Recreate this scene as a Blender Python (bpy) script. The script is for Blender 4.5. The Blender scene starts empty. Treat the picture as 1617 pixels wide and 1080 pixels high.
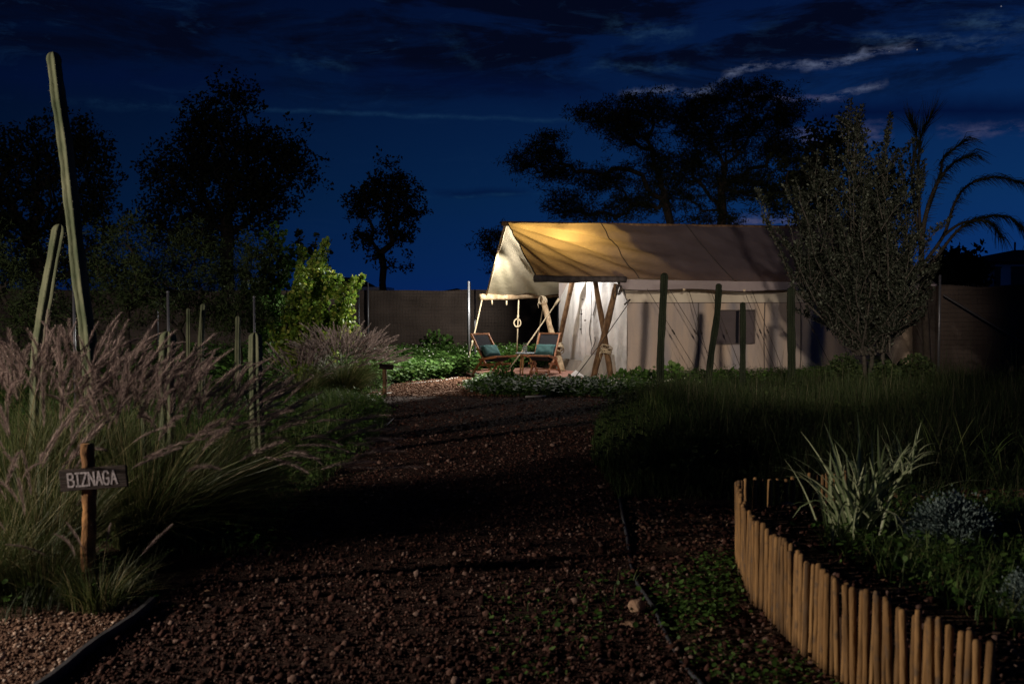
import bpy, math, random
import numpy as np
from mathutils import Vector, Matrix

PI = math.pi
random.seed(7)
RNG = np.random.default_rng(11)
S = bpy.context.scene
COL = S.collection

# ------------------------------------------------------------------ camera
CAM_H = 1.7
F = 1572.0                       # focal length in photo pixels (photo 1617 wide)
HOR = 478.0
TH = math.atan((540 - HOR) / F)
cam = bpy.data.cameras.new('camera')
camo = bpy.data.objects.new('camera', cam)
COL.objects.link(camo)
camo.location = (0, 0, CAM_H)
camo.rotation_euler = (PI / 2 - TH, 0, 0)
cam.sensor_width = 36
cam.lens = F / 1617 * 36
cam.clip_start = 0.1
cam.clip_end = 6000
cam.dof.use_dof = True
cam.dof.focus_distance = 21.5
cam.dof.aperture_fstop = 3.5
S.camera = camo


def ray(px, py):
    x = (px - 808.5) / F
    y = (540 - py) / F
    return Vector((x, math.cos(TH) + y * math.sin(TH), -math.sin(TH) + y * math.cos(TH)))


def at(px, py, Y):               # point of the place seen at a photo pixel, Y metres out
    r = ray(px, py)
    s = Y / r.y
    return Vector((r.x * s, Y, CAM_H + r.z * s))


def gr(px, py, z=0.0):           # the same on the ground
    r = ray(px, py)
    s = (z - CAM_H) / r.z
    return Vector((r.x * s, r.y * s, z))


def gx(px, Y, z=0.0):
    p = at(px, 500, Y)
    return Vector((p.x, Y, z))


# ------------------------------------------------------------------ sky
S.view_settings.view_transform = 'Standard'
S.view_settings.look = 'None'
S.view_settings.gamma = 1
S.view_settings.exposure = 0
S.view_settings.use_curve_mapping = False

W = bpy.data.worlds.new('World')
S.world = W
W.use_nodes = True
wt = W.node_tree
wn, wl = wt.nodes, wt.links
wn.clear()


def wmath(op, a, b=None, c=None, clamp=False):
    n = wn.new('ShaderNodeMath')
    n.operation = op
    n.use_clamp = clamp
    for i, v in enumerate((a, b, c)):
        if v is None:
            continue
        if isinstance(v, (int, float)):
            n.inputs[i].default_value = v
        else:
            wl.new(v, n.inputs[i])
    return n.outputs[0]


def build_sky():
    tc = wn.new('ShaderNodeTexCoord')
    sep = wn.new('ShaderNodeSeparateXYZ')
    wl.new(tc.outputs['Generated'], sep.inputs[0])
    X, Y, Z = sep.outputs
    az = wmath('ARCTAN2', X, Y)
    el = wmath('ARCSINE', Z)
    comb = wn.new('ShaderNodeCombineXYZ')
    wl.new(az, comb.inputs[0]); wl.new(el, comb.inputs[1])

    def noise(sx, sy, scale, detail=5, off=0.0, rough=0.55, dist=0.0):
        m = wn.new('ShaderNodeMapping')
        m.inputs['Scale'].default_value = (sx, sy, 1)
        m.inputs['Location'].default_value = (off, off * 1.7, off)
        wl.new(comb.outputs[0], m.inputs[0])
        n = wn.new('ShaderNodeTexNoise')
        n.inputs['Scale'].default_value = scale
        n.inputs['Detail'].default_value = detail
        n.inputs['Roughness'].default_value = rough
        n.inputs['Distortion'].default_value = dist
        wl.new(m.outputs[0], n.inputs['Vector'])
        return n.outputs['Fac']

    # base gradient by elevation
    ramp = wn.new('ShaderNodeValToRGB')
    e = ramp.color_ramp.elements
    e[0].position = 0.0; e[0].color = (0.0022, 0.0185, 0.112, 1)
    e[1].position = 1.0; e[1].color = (0.0006, 0.0026, 0.016, 1)
    for p, c in ((0.06, (0.0022, 0.0200, 0.098, 1)), (0.20, (0.0020, 0.0180, 0.072, 1)),
                 (0.42, (0.0014, 0.0100, 0.047, 1)), (0.62, (0.0010, 0.0052, 0.030, 1))):
        x = e.new(p); x.color = c
    wl.new(wmath('DIVIDE', el, 0.5, clamp=True), ramp.inputs[0])
    # brighter to the right of the view, darker to the left
    azf = wmath('MULTIPLY_ADD', wmath('SINE', az), 1.15, 0.92)
    azf = wmath('MAXIMUM', azf, 0.35)
    base = wn.new('ShaderNodeVectorMath'); base.operation = 'SCALE'
    wl.new(ramp.outputs[0], base.inputs[0]); wl.new(azf, base.inputs['Scale'])
    cur = base.outputs[0]

    def mixcol(fac, colr, cur):
        m = wn.new('ShaderNodeMix'); m.data_type = 'RGBA'
        wl.new(fac, m.inputs[0]); wl.new(cur, m.inputs[6])
        m.inputs[7].default_value = (*colr, 1)
        return m.outputs[2]

    # dark cloud sheets, mostly above 10 degrees
    n1 = noise(1.0, 4.2, 4.6, 9, 0.3, 0.68, 0.5)
    up = wmath('MULTIPLY', wmath('SUBTRACT', el, 0.165), 14.0, clamp=True)
    thr = wmath('MULTIPLY_ADD', up, -0.13, 0.56)
    c1 = wmath('MULTIPLY', wmath('SUBTRACT', n1, thr), 9.0, clamp=True)
    c1 = wmath('MULTIPLY', c1, wmath('MULTIPLY_ADD', up, 0.90, 0.06))
    cur = mixcol(c1, (0.0010, 0.0022, 0.0095), cur)
    # faint lighter mottling between them
    n2 = noise(1.3, 4.5, 11.0, 8, 4.1, 0.66, 0.7)
    c2 = wmath('MULTIPLY', wmath('SUBTRACT', n2, 0.56), 5.0, clamp=True)
    c2 = wmath('MULTIPLY', c2, wmath('MULTIPLY_ADD', up, 0.40, 0.12))
    cur = mixcol(c2, (0.007, 0.026, 0.078), cur)

    wob = wmath('SUBTRACT', noise(3.0, 3.0, 7.0, 6, 2.2, 0.6), 0.5)
    brk = noise(2.0, 5.0, 20.0, 9, 7.7, 0.72)

    def streak(p0, p1, w, inten, colr, wobble=0.03, dark=False, contrast=4.5, bias=0.42):
        def ae(p):
            r = ray(*p).normalized()
            return math.atan2(r.x, r.y), math.asin(r.z)
        a0, e0 = ae(p0); a1, e1 = ae(p1)
        L = math.hypot(a1 - a0, e1 - e0)
        dx, dy = (a1 - a0) / L, (e1 - e0) / L
        ra = wmath('SUBTRACT', az, a0); re = wmath('SUBTRACT', el, e0)
        al = wmath('ADD', wmath('MULTIPLY', ra, dx / L), wmath('MULTIPLY', re, dy / L))
        pe = wmath('SUBTRACT', wmath('MULTIPLY', re, dx), wmath('MULTIPLY', ra, dy))
        pe = wmath('ABSOLUTE', wmath('ADD', pe, wmath('MULTIPLY', wob, wobble)))
        m = wmath('SUBTRACT', 1.0, wmath('DIVIDE', pe, w / F), clamp=True)
        # taper along
        wa = wmath('SUBTRACT', 1.0, wmath('POWER', wmath('ABSOLUTE', wmath('MULTIPLY_ADD', al, 1.7, -0.85)), 4.0), clamp=True)
        m = wmath('MULTIPLY', m, wa)
        b = wmath('MULTIPLY', wmath('SUBTRACT', brk, bias), contrast, clamp=True)
        m = wmath('MULTIPLY', m, b)
        m = wmath('MULTIPLY', m, inten)
        # only in front half (azimuth wraps behind)
        return m, colr

    LT = (0.085, 0.105, 0.175); PK = (0.075, 0.075, 0.145); BL = (0.010, 0.035, 0.085)
    DK = (0.0007, 0.0045, 0.030)
    for args in (
        ((1240, 178), (1700, 172), 34, 0.95, DK, 0.02, 0, 6, 0.15),
        ((560, 120), (960, 150), 30, 0.6, DK, 0.03, 0, 6, 0.15),
        ((-60, 110), (420, 135), 36, 0.55, DK, 0.03, 0, 6, 0.15),
        ((690, 303), (830, 306), 9, 0.6, DK, 0.01, 0, 5, 0.2),
        ((985, 148), (1130, 138), 8, 0.85, LT, 0.030),
        ((1095, 143), (1195, 104), 9, 0.95, LT, 0.030),
        ((1150, 112), (1300, 102), 7, 0.85, LT, 0.028),
        ((1270, 112), (1365, 84), 8, 0.95, LT, 0.026),
        ((1330, 93), (1440, 74), 8, 1.0, LT, 0.020),
        ((1185, 153), (1330, 152), 8, 0.85, PK, 0.022),
        ((1290, 156), (1395, 130), 7, 0.9, LT, 0.020),
        ((1240, 214), (1400, 208), 17, 0.85, PK, 0.03),
        ((1130, 352), (1360, 354), 16, 0.9, PK, 0.02),
        ((1490, 205), (1660, 196), 13, 0.5, PK, 0.03),
        ((1360, 62), (1600, 66), 14, 0.7, (0.03, 0.06, 0.12), 0.05),
        ((1500, 22), (1700, 44), 20, 0.7, (0.02, 0.05, 0.11), 0.05),
        ((960, 38), (1090, 56), 18, 0.6, (0.015, 0.045, 0.10), 0.05),
        ((940, 100), (1080, 106), 12, 0.5, (0.015, 0.045, 0.10), 0.05),
        ((340, 166), (960, 190), 5, 0.55, (0.010, 0.038, 0.090), 0.010, 0, 3, 0.30),
        ((440, 95), (560, 105), 14, 0.35, BL, 0.05),
        ((640, 311), (860, 306), 4, 0.7, (0.006, 0.030, 0.08), 0.008),
        ((100, 160), (330, 172), 10, 0.3, BL, 0.02),
        ((690, 50), (760, 110), 16, 0.25, BL, 0.05),
    ):
        f, c = streak(*args)
        cur = mixcol(f, c, cur)
    # a few stars
    vor = wn.new('ShaderNodeTexVoronoi')
    vor.inputs['Scale'].default_value = 22
    wl.new(tc.outputs['Generated'], vor.inputs['Vector'])
    st = wmath('MULTIPLY', wmath('LESS_THAN', vor.outputs['Distance'], 0.013), 0.12)
    add = wn.new('ShaderNodeVectorMath'); add.operation = 'ADD'
    cs = wn.new('ShaderNodeCombineXYZ')
    wl.new(st, cs.inputs[0]); wl.new(st, cs.inputs[1]); wl.new(st, cs.inputs[2])
    wl.new(cur, add.inputs[0]); wl.new(cs.outputs[0], add.inputs[1])
    bg = wn.new('ShaderNodeBackground')
    wl.new(add.outputs[0], bg.inputs[0])
    bg.inputs[1].default_value = 1.0
    out = wn.new('ShaderNodeOutputWorld')
    wl.new(bg.outputs[0], out.inputs[0])


build_sky()


# ------------------------------------------------------------------ lamps outside the frame, and an added fill behind the tent
def lamp(name, kind, loc, power, color, radius=0.1, aim=None, spot=None, blend=0.5):
    l = bpy.data.lights.new(name, kind)
    l.energy = power
    l.color = color
    l.shadow_soft_size = radius
    o = bpy.data.objects.new(name, l)
    o.location = loc
    if aim is not None:
        o.rotation_euler = (Vector(aim) - Vector(loc)).to_track_quat('-Z', 'Y').to_euler()
    if spot:
        l.spot_size = math.radians(spot)
        l.spot_blend = blend
    COL.objects.link(o)
    return o


lamp('garden_light', 'POINT', (-8.6, 4.1, 2.45), 3000, (1.0, 0.84, 0.70), 0.12)
lamp('rear_fill', 'SPOT', (2.6, 28.4, 3.0), 1300, (1.0, 0.93, 0.82), 0.1, aim=(-4.5, 31.0, 0.6), spot=84, blend=0.7)  # unseen fill added behind the tent to brighten the fence and weeds
lamp('yard_light', 'SPOT', (2.0, 2.5, 4.2), 6600, (1.0, 0.82, 0.66), 0.22, aim=(5.7, 22.5, 1.7), spot=28.5, blend=0.6)

# ------------------------------------------------------------------ materials
MATS = {}


def nodes_of(m):
    m.use_nodes = True
    return m.node_tree.nodes, m.node_tree.links, m.node_tree.nodes['Principled BSDF']


def mat(name, col, rough=0.8, col2=None, scale=8.0, bump=0.0, bscale=None, stretch=(1, 1, 1),
        trans=0.0, tcol=None, spec=0.3, metal=0.0, rnd=None, detail=5, bdist=0.02, thr=(0.35, 0.65)):
    m = bpy.data.materials.new(name)
    n, l, p = nodes_of(m)
    p.inputs['Roughness'].default_value = rough
    p.inputs['Specular IOR Level'].default_value = spec
    p.inputs['Metallic'].default_value = metal
    tc = n.new('ShaderNodeTexCoord')
    mp = n.new('ShaderNodeMapping')
    mp.inputs['Scale'].default_value = stretch
    l.new(tc.outputs['Object'], mp.inputs[0])
    colout = None
    if col2 is not None:
        t = n.new('ShaderNodeTexNoise')
        t.inputs['Scale'].default_value = scale
        t.inputs['Detail'].default_value = detail
        l.new(mp.outputs[0], t.inputs['Vector'])
        r = n.new('ShaderNodeValToRGB')
        r.color_ramp.elements[0].position = thr[0]; r.color_ramp.elements[0].color = (*col, 1)
        r.color_ramp.elements[1].position = thr[1]; r.color_ramp.elements[1].color = (*col2, 1)
        l.new(t.outputs['Fac'], r.inputs[0])
        colout = r.outputs[0]
    if rnd is not None:                       # per-piece variation stored on the mesh
        a = n.new('ShaderNodeAttribute'); a.attribute_name = 'rnd'
        r = n.new('ShaderNodeValToRGB')
        els = r.color_ramp.elements
        els[0].position = 0; els[0].color = (*rnd[0], 1)
        els[1].position = 1; els[1].color = (*rnd[-1], 1)
        for i, c in enumerate(rnd[1:-1]):
            e = els.new((i + 1) / (len(rnd) - 1)); e.color = (*c, 1)
        l.new(a.outputs['Fac'], r.inputs[0])
        if colout is None:
            colout = r.outputs[0]
        else:
            mx = n.new('ShaderNodeMix'); mx.data_type = 'RGBA'
            mx.inputs[0].default_value = 0.5
            l.new(colout, mx.inputs[6]); l.new(r.outputs[0], mx.inputs[7])
            colout = mx.outputs[2]
    if colout is None:
        p.inputs['Base Color'].default_value = (*col, 1)
    else:
        l.new(colout, p.inputs['Base Color'])
    if bump:
        t = n.new('ShaderNodeTexNoise')
        t.inputs['Scale'].default_value = bscale or scale * 2
        t.inputs['Detail'].default_value = 6
        l.new(mp.outputs[0], t.inputs['Vector'])
        b = n.new('ShaderNodeBump')
        b.inputs['Strength'].default_value = bump
        b.inputs['Distance'].default_value = bdist
        l.new(t.outputs['Fac'], b.inputs['Height'])
        l.new(b.outputs[0], p.inputs['Normal'])
    if trans:
        tr = n.new('ShaderNodeBsdfTranslucent')
        mx = n.new('ShaderNodeMixShader')
        mx.inputs[0].default_value = trans
        if tcol is not None:
            tr.inputs[0].default_value = (*tcol, 1)
        elif colout is not None:
            l.new(colout, tr.inputs[0])
        else:
            tr.inputs[0].default_value = (*col, 1)
        o = n['Material Output']
        l.new(p.outputs[0], mx.inputs[1]); l.new(tr.outputs[0], mx.inputs[2])
        l.new(mx.outputs[0], o.inputs[0])
    MATS[name] = m
    return m


M_ground = mat('soil', (0.030, 0.020, 0.014), 1, (0.060, 0.036, 0.024), 3.0, 1.0, 45, spec=0.1, bdist=0.03)
M_path = mat('red gravel bed', (0.022, 0.011, 0.008), 1, (0.05, 0.026, 0.019), 30.0, 1.0, 60, spec=0.15, bdist=0.03)
M_fine = mat('fine tan gravel', (0.10, 0.055, 0.036), 1, (0.20, 0.12, 0.085), 60.0, 1.0, 90, spec=0.1, bdist=0.02)
M_stone = mat('lava stones', (0.08, 0.04, 0.03), 0.95, None, spec=0.15,
              rnd=[(0.018, 0.007, 0.006), (0.042, 0.017, 0.012), (0.066, 0.029, 0.021), (0.090, 0.046, 0.035), (0.19, 0.13, 0.105)], bump=0.6, bscale=90, bdist=0.01)
M_pebble = mat('pebbles', (0.1, 0.06, 0.04), 0.95, None, spec=0.15,
               rnd=[(0.08, 0.042, 0.028), (0.13, 0.075, 0.05), (0.20, 0.12, 0.08), (0.40, 0.32, 0.26)])
M_rock = mat('tan rock', (0.22, 0.13, 0.08), 0.95, (0.36, 0.24, 0.16), 14, 0.8, 30, bdist=0.02)
M_slab = mat('pink paving', (0.30, 0.155, 0.115), 0.9, (0.40, 0.22, 0.17), 6, 0.5, 60, bdist=0.006)
M_patiobed = mat('sand bed', (0.16, 0.10, 0.08), 0.95)
M_grass = mat('grass', (0.05, 0.09, 0.02), 0.6, None, trans=0.3, spec=0.35,
              rnd=[(0.030, 0.060, 0.012), (0.055, 0.105, 0.022), (0.085, 0.145, 0.035), (0.16, 0.17, 0.065)])
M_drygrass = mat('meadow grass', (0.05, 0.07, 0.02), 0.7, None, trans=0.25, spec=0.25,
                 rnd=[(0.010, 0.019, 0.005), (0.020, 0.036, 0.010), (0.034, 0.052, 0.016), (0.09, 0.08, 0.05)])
M_weed = mat('weed leaves', (0.05, 0.1, 0.02), 0.6, None, trans=0.25, spec=0.2,
             rnd=[(0.028, 0.065, 0.012), (0.050, 0.115, 0.020), (0.075, 0.15, 0.028), (0.12, 0.19, 0.06)])
M_lime = mat('lime leaves', (0.15, 0.2, 0.03), 0.5, None, trans=0.30, spec=0.4,
             rnd=[(0.09, 0.17, 0.022), (0.16, 0.26, 0.035), (0.26, 0.34, 0.05), (0.38, 0.40, 0.08)])
M_darkleaf = mat('dark tree leaves', (0.015, 0.02, 0.01), 0.8, None, spec=0.08,
                 rnd=[(0.010, 0.014, 0.008), (0.020, 0.026, 0.012)])
M_feather = mat('feathery leaves', (0.03, 0.05, 0.02), 0.7, None, trans=0.2, spec=0.15,
                rnd=[(0.018, 0.032, 0.012), (0.045, 0.065, 0.022)])
M_olive = mat('silver grey leaves', (0.1, 0.1, 0.08), 0.65, None, trans=0.15, spec=0.25,
              rnd=[(0.005, 0.008, 0.004), (0.010, 0.014, 0.008), (0.024, 0.030, 0.020), (0.075, 0.088, 0.065)])
M_bark = mat('dark bark', (0.018, 0.014, 0.011), 0.95, (0.035, 0.028, 0.022), 12, 0.6, 20)
M_greybark = mat('grey bark', (0.030, 0.027, 0.022), 0.95, (0.060, 0.054, 0.045), 18, 0.6, 30)
M_blade = mat('fountain grass blades', (0.06, 0.09, 0.02), 0.55, None, trans=0.25, spec=0.35,
              rnd=[(0.026, 0.044, 0.010), (0.052, 0.080, 0.020), (0.12, 0.135, 0.045), (0.26, 0.21, 0.11)])
M_plume = mat('plumes', (0.3, 0.2, 0.2), 0.8, None, trans=0.3, spec=0.15,
              rnd=[(0.14, 0.105, 0.105), (0.27, 0.205, 0.19), (0.46, 0.37, 0.31)])
M_cactus = mat('cactus skin', (0.045, 0.062, 0.030), 0.75, (0.125, 0.135, 0.080), 6, 0.5, 22, stretch=(1, 1, 0.5), spec=0.25)
M_areole = mat('cactus spines', (0.30, 0.27, 0.20), 0.8)
M_log = mat('log wood', (0.08, 0.042, 0.02), 0.8, (0.21, 0.125, 0.062), 9, 0.8, 16, stretch=(1.4, 1.4, 0.7), bdist=0.02, detail=8)
M_palelog = mat('pale debarked log', (0.22, 0.15, 0.085), 0.8, (0.46, 0.35, 0.22), 10, 0.8, 14, bdist=0.02, detail=8)
M_stake = mat('stake wood', (0.10, 0.055, 0.022), 0.8, (0.34, 0.19, 0.070), 14, 0.7, 24, stretch=(3, 3, 0.4),
              rnd=[(0.06, 0.036, 0.018), (0.22, 0.12, 0.042), (0.36, 0.21, 0.085)], bdist=0.01)
n_, l_, p_ = nodes_of(M_stake)          # each stake gets its own patch of grain and knots, and soil at its foot
oi = n_.new('ShaderNodeObjectInfo'); tcs = n_.new('ShaderNodeTexCoord')
mul = n_.new('ShaderNodeVectorMath'); mul.operation = 'MULTIPLY_ADD'
cx = n_.new('ShaderNodeCombineXYZ')
for q_ in range(3):
    l_.new(oi.outputs['Random'], cx.inputs[q_])
mul.inputs[1].default_value = (37, 11, 23)
l_.new(cx.outputs[0], mul.inputs[0]); l_.new(tcs.outputs['Object'], mul.inputs[2])
for nd in list(n_):
    if nd.type == 'MAPPING':
        l_.new(mul.outputs[0], nd.inputs[0])
kn = n_.new('ShaderNodeTexNoise'); kn.inputs['Scale'].default_value = 16; kn.inputs['Detail'].default_value = 3
l_.new(mul.outputs[0], kn.inputs['Vector'])
kr = n_.new('ShaderNodeValToRGB'); kr.color_ramp.elements[0].position = 0.56; kr.color_ramp.elements[1].position = 0.70
kr.color_ramp.elements[0].color = (0, 0, 0, 1); kr.color_ramp.elements[1].color = (0.75, 0.75, 0.75, 1)
l_.new(kn.outputs['Fac'], kr.inputs[0])
km = n_.new('ShaderNodeMix'); km.data_type = 'RGBA'; km.inputs[7].default_value = (0.085, 0.062, 0.045, 1)
src = p_.inputs['Base Color'].links[0].from_socket
l_.new(kr.outputs[0], km.inputs[0]); l_.new(src, km.inputs[6])
sz_ = n_.new('ShaderNodeSeparateXYZ'); l_.new(tcs.outputs['Object'], sz_.inputs[0])
sm1 = n_.new('ShaderNodeMath'); sm1.operation = 'MULTIPLY_ADD'; sm1.inputs[1].default_value = -9.0; sm1.inputs[2].default_value = 0.75; sm1.use_clamp = True
l_.new(sz_.outputs[2], sm1.inputs[0])
km2 = n_.new('ShaderNodeMix'); km2.data_type = 'RGBA'; km2.inputs[7].default_value = (0.05, 0.03, 0.02, 1)
l_.new(sm1.outputs[0], km2.inputs[0]); l_.new(km.outputs[2], km2.inputs[6]); l_.new(km2.outputs[2], p_.inputs['Base Color'])
M_signwood = mat('dark sign board', (0.008, 0.005, 0.004), 0.8, (0.022, 0.012, 0.009), 20, 0.6, 30, stretch=(0.3, 1, 3))
M_postwood = mat('flaking sign post', (0.05, 0.022, 0.010), 0.9, (0.27, 0.135, 0.045), 16, 1.0, 26, stretch=(1, 1, 0.5), bdist=0.02)
M_paint = mat('sign lettering', (0.20, 0.18, 0.19), 0.8, (0.42, 0.38, 0.39), 60)
M_chairwood = mat('chair wood', (0.40, 0.17, 0.085), 0.55, (0.52, 0.25, 0.13), 20, 0.2, 30)
M_sling = mat('charcoal sling', (0.022, 0.022, 0.026), 0.9, bump=0.3, bscale=80)
M_teal = mat('teal cushion', (0.060, 0.150, 0.145), 0.9, (0.085, 0.19, 0.185), 14, 0.4, 60, bdist=0.004)
M_tabletop = mat('grey blue table top', (0.24, 0.29, 0.32), 0.5, (0.31, 0.36, 0.39), 10)
M_tableleg = mat('light wood leg', (0.50, 0.30, 0.12), 0.6, (0.60, 0.38, 0.17), 20)
M_rope = mat('rope', (0.42, 0.34, 0.22), 0.95, (0.55, 0.46, 0.32), 40, 0.6, 80)
M_cord = mat('thin dark cord', (0.05, 0.04, 0.035), 0.9)
M_strap = mat('grey strap', (0.14, 0.12, 0.11), 0.9)
M_metal = mat('galvanised steel', (0.15, 0.155, 0.17), 0.45, metal=0.6, spec=0.5)
M_wire = mat('wire', (0.07, 0.07, 0.075), 0.6, metal=0.3)
M_screen = mat('fence shade cloth', (0.055, 0.043, 0.037), 0.95, (0.080, 0.062, 0.053), 1.2, 0.15, 60, stretch=(1, 1, 2), spec=0.05)
M_edge = mat('black plastic edging', (0.028, 0.030, 0.034), 0.55, (0.05, 0.05, 0.055), 12, 0.2, 30)
M_tube = mat('grey irrigation tube', (0.045, 0.048, 0.055), 0.5)
M_agave = mat('striped strap leaves', (0.20, 0.26, 0.12), 0.5, None, trans=0.15, spec=0.4,
              rnd=[(0.08, 0.13, 0.05), (0.19, 0.25, 0.12), (0.42, 0.46, 0.28)])
M_bluebush = mat('blue grey shrub leaves', (0.1, 0.14, 0.13), 0.8, None, trans=0.1, spec=0.2,
                 rnd=[(0.07, 0.11, 0.10), (0.12, 0.17, 0.16), (0.18, 0.235, 0.22)])
M_twig = mat('pale dry twig', (0.42, 0.40, 0.37), 0.8)
M_dead = mat('dead leaves', (0.2, 0.1, 0.06), 0.9, None, rnd=[(0.10, 0.05, 0.03), (0.20, 0.11, 0.06), (0.36, 0.24, 0.15)])
M_housewall = mat('house wall', (0.55, 0.60, 0.60), 0.9, (0.65, 0.68, 0.68), 1)
M_roof = mat('house roof', (0.03, 0.02, 0.02), 0.9)
M_dark = mat('dark opening', (0.010, 0.010, 0.012), 0.4)
M_white = mat('white sheet roof', (0.7, 0.72, 0.74), 0.6)
M_hill = mat('far hill', (0.010, 0.016, 0.030), 1, spec=0)
M_blossom = mat('small white flowers', (0.75, 0.75, 0.68), 0.7)


def canvas(name, c1, c2, tcol, trans, scale=2.0, bump=0.25, stretch=(1, 1, 1), lim=(0.3, 0.7)):
    m = bpy.data.materials.new(name)
    n, l, p = nodes_of(m)
    tc = n.new('ShaderNodeTexCoord')
    t = n.new('ShaderNodeTexNoise'); t.inputs['Scale'].default_value = scale; t.inputs['Detail'].default_value = 7
    mpn = n.new('ShaderNodeMapping'); mpn.inputs['Scale'].default_value = stretch
    l.new(tc.outputs['Object'], mpn.inputs[0]); l.new(mpn.outputs[0], t.inputs['Vector'])
    r = n.new('ShaderNodeValToRGB')
    r.color_ramp.elements[0].position = lim[0]; r.color_ramp.elements[0].color = (*c1, 1)
    r.color_ramp.elements[1].position = lim[1]; r.color_ramp.elements[1].color = (*c2, 1)
    l.new(t.outputs['Fac'], r.inputs[0])
    l.new(r.outputs[0], p.inputs['Base Color'])
    p.inputs['Roughness'].default_value = 0.9
    p.inputs['Specular IOR Level'].default_value = 0.1
    w = n.new('ShaderNodeTexNoise'); w.inputs['Scale'].default_value = 7; w.inputs['Detail'].default_value = 5
    l.new(tc.outputs['Object'], w.inputs['Vector'])
    b = n.new('ShaderNodeBump'); b.inputs['Strength'].default_value = bump; b.inputs['Distance'].default_value = 0.05
    l.new(w.outputs['Fac'], b.inputs['Height']); l.new(b.outputs[0], p.inputs['Normal'])
    tr = n.new('ShaderNodeBsdfTranslucent'); tr.inputs[0].default_value = (*tcol, 1)
    l.new(b.outputs[0], tr.inputs['Normal'])
    mx = n.new('ShaderNodeMixShader'); mx.inputs[0].default_value = trans
    l.new(p.outputs[0], mx.inputs[1]); l.new(tr.outputs[0], mx.inputs[2])
    l.new(mx.outputs[0], n['Material Output'].inputs[0])
    return m


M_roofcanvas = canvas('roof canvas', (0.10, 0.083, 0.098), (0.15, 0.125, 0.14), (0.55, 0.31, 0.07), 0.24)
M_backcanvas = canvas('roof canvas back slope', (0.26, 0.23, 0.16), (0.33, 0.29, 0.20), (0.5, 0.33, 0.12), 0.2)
M_cream = canvas('cream canvas', (0.62, 0.57, 0.46), (0.68, 0.63, 0.52), (0.6, 0.5, 0.35), 0.12)
M_white_c = canvas('white door canvas', (0.62, 0.61, 0.59), (0.70, 0.69, 0.67), (0.6, 0.6, 0.6), 0.15, 3, 0.35)
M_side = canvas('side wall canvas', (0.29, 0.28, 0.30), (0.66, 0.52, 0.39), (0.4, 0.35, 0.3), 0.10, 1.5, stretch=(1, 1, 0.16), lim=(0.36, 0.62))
M_skirt = canvas('skirt canvas', (0.22, 0.20, 0.17), (0.28, 0.25, 0.21), (0.3, 0.25, 0.2), 0.05)
M_mesh = canvas('window screen', (0.10, 0.085, 0.09), (0.12, 0.10, 0.105), (0.1, 0.1, 0.1), 0.1)
M_bulb = bpy.data.materials.new('lit bulb')
_n, _l, _p = nodes_of(M_bulb)
_p.inputs['Emission Color'].default_value = (1, 0.9, 0.75, 1)
_p.inputs['Emission Strength'].default_value = 20
M_glass = bpy.data.materials.new('jar glass')
_n, _l, _p = nodes_of(M_glass)
_p.inputs['Base Color'].default_value = (0.9, 0.95, 0.95, 1)
_p.inputs['Transmission Weight'].default_value = 0.85
_p.inputs['Roughness'].default_value = 0.08
_p.inputs['IOR'].default_value = 1.3

# ------------------------------------------------------------------ mesh helpers


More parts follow.
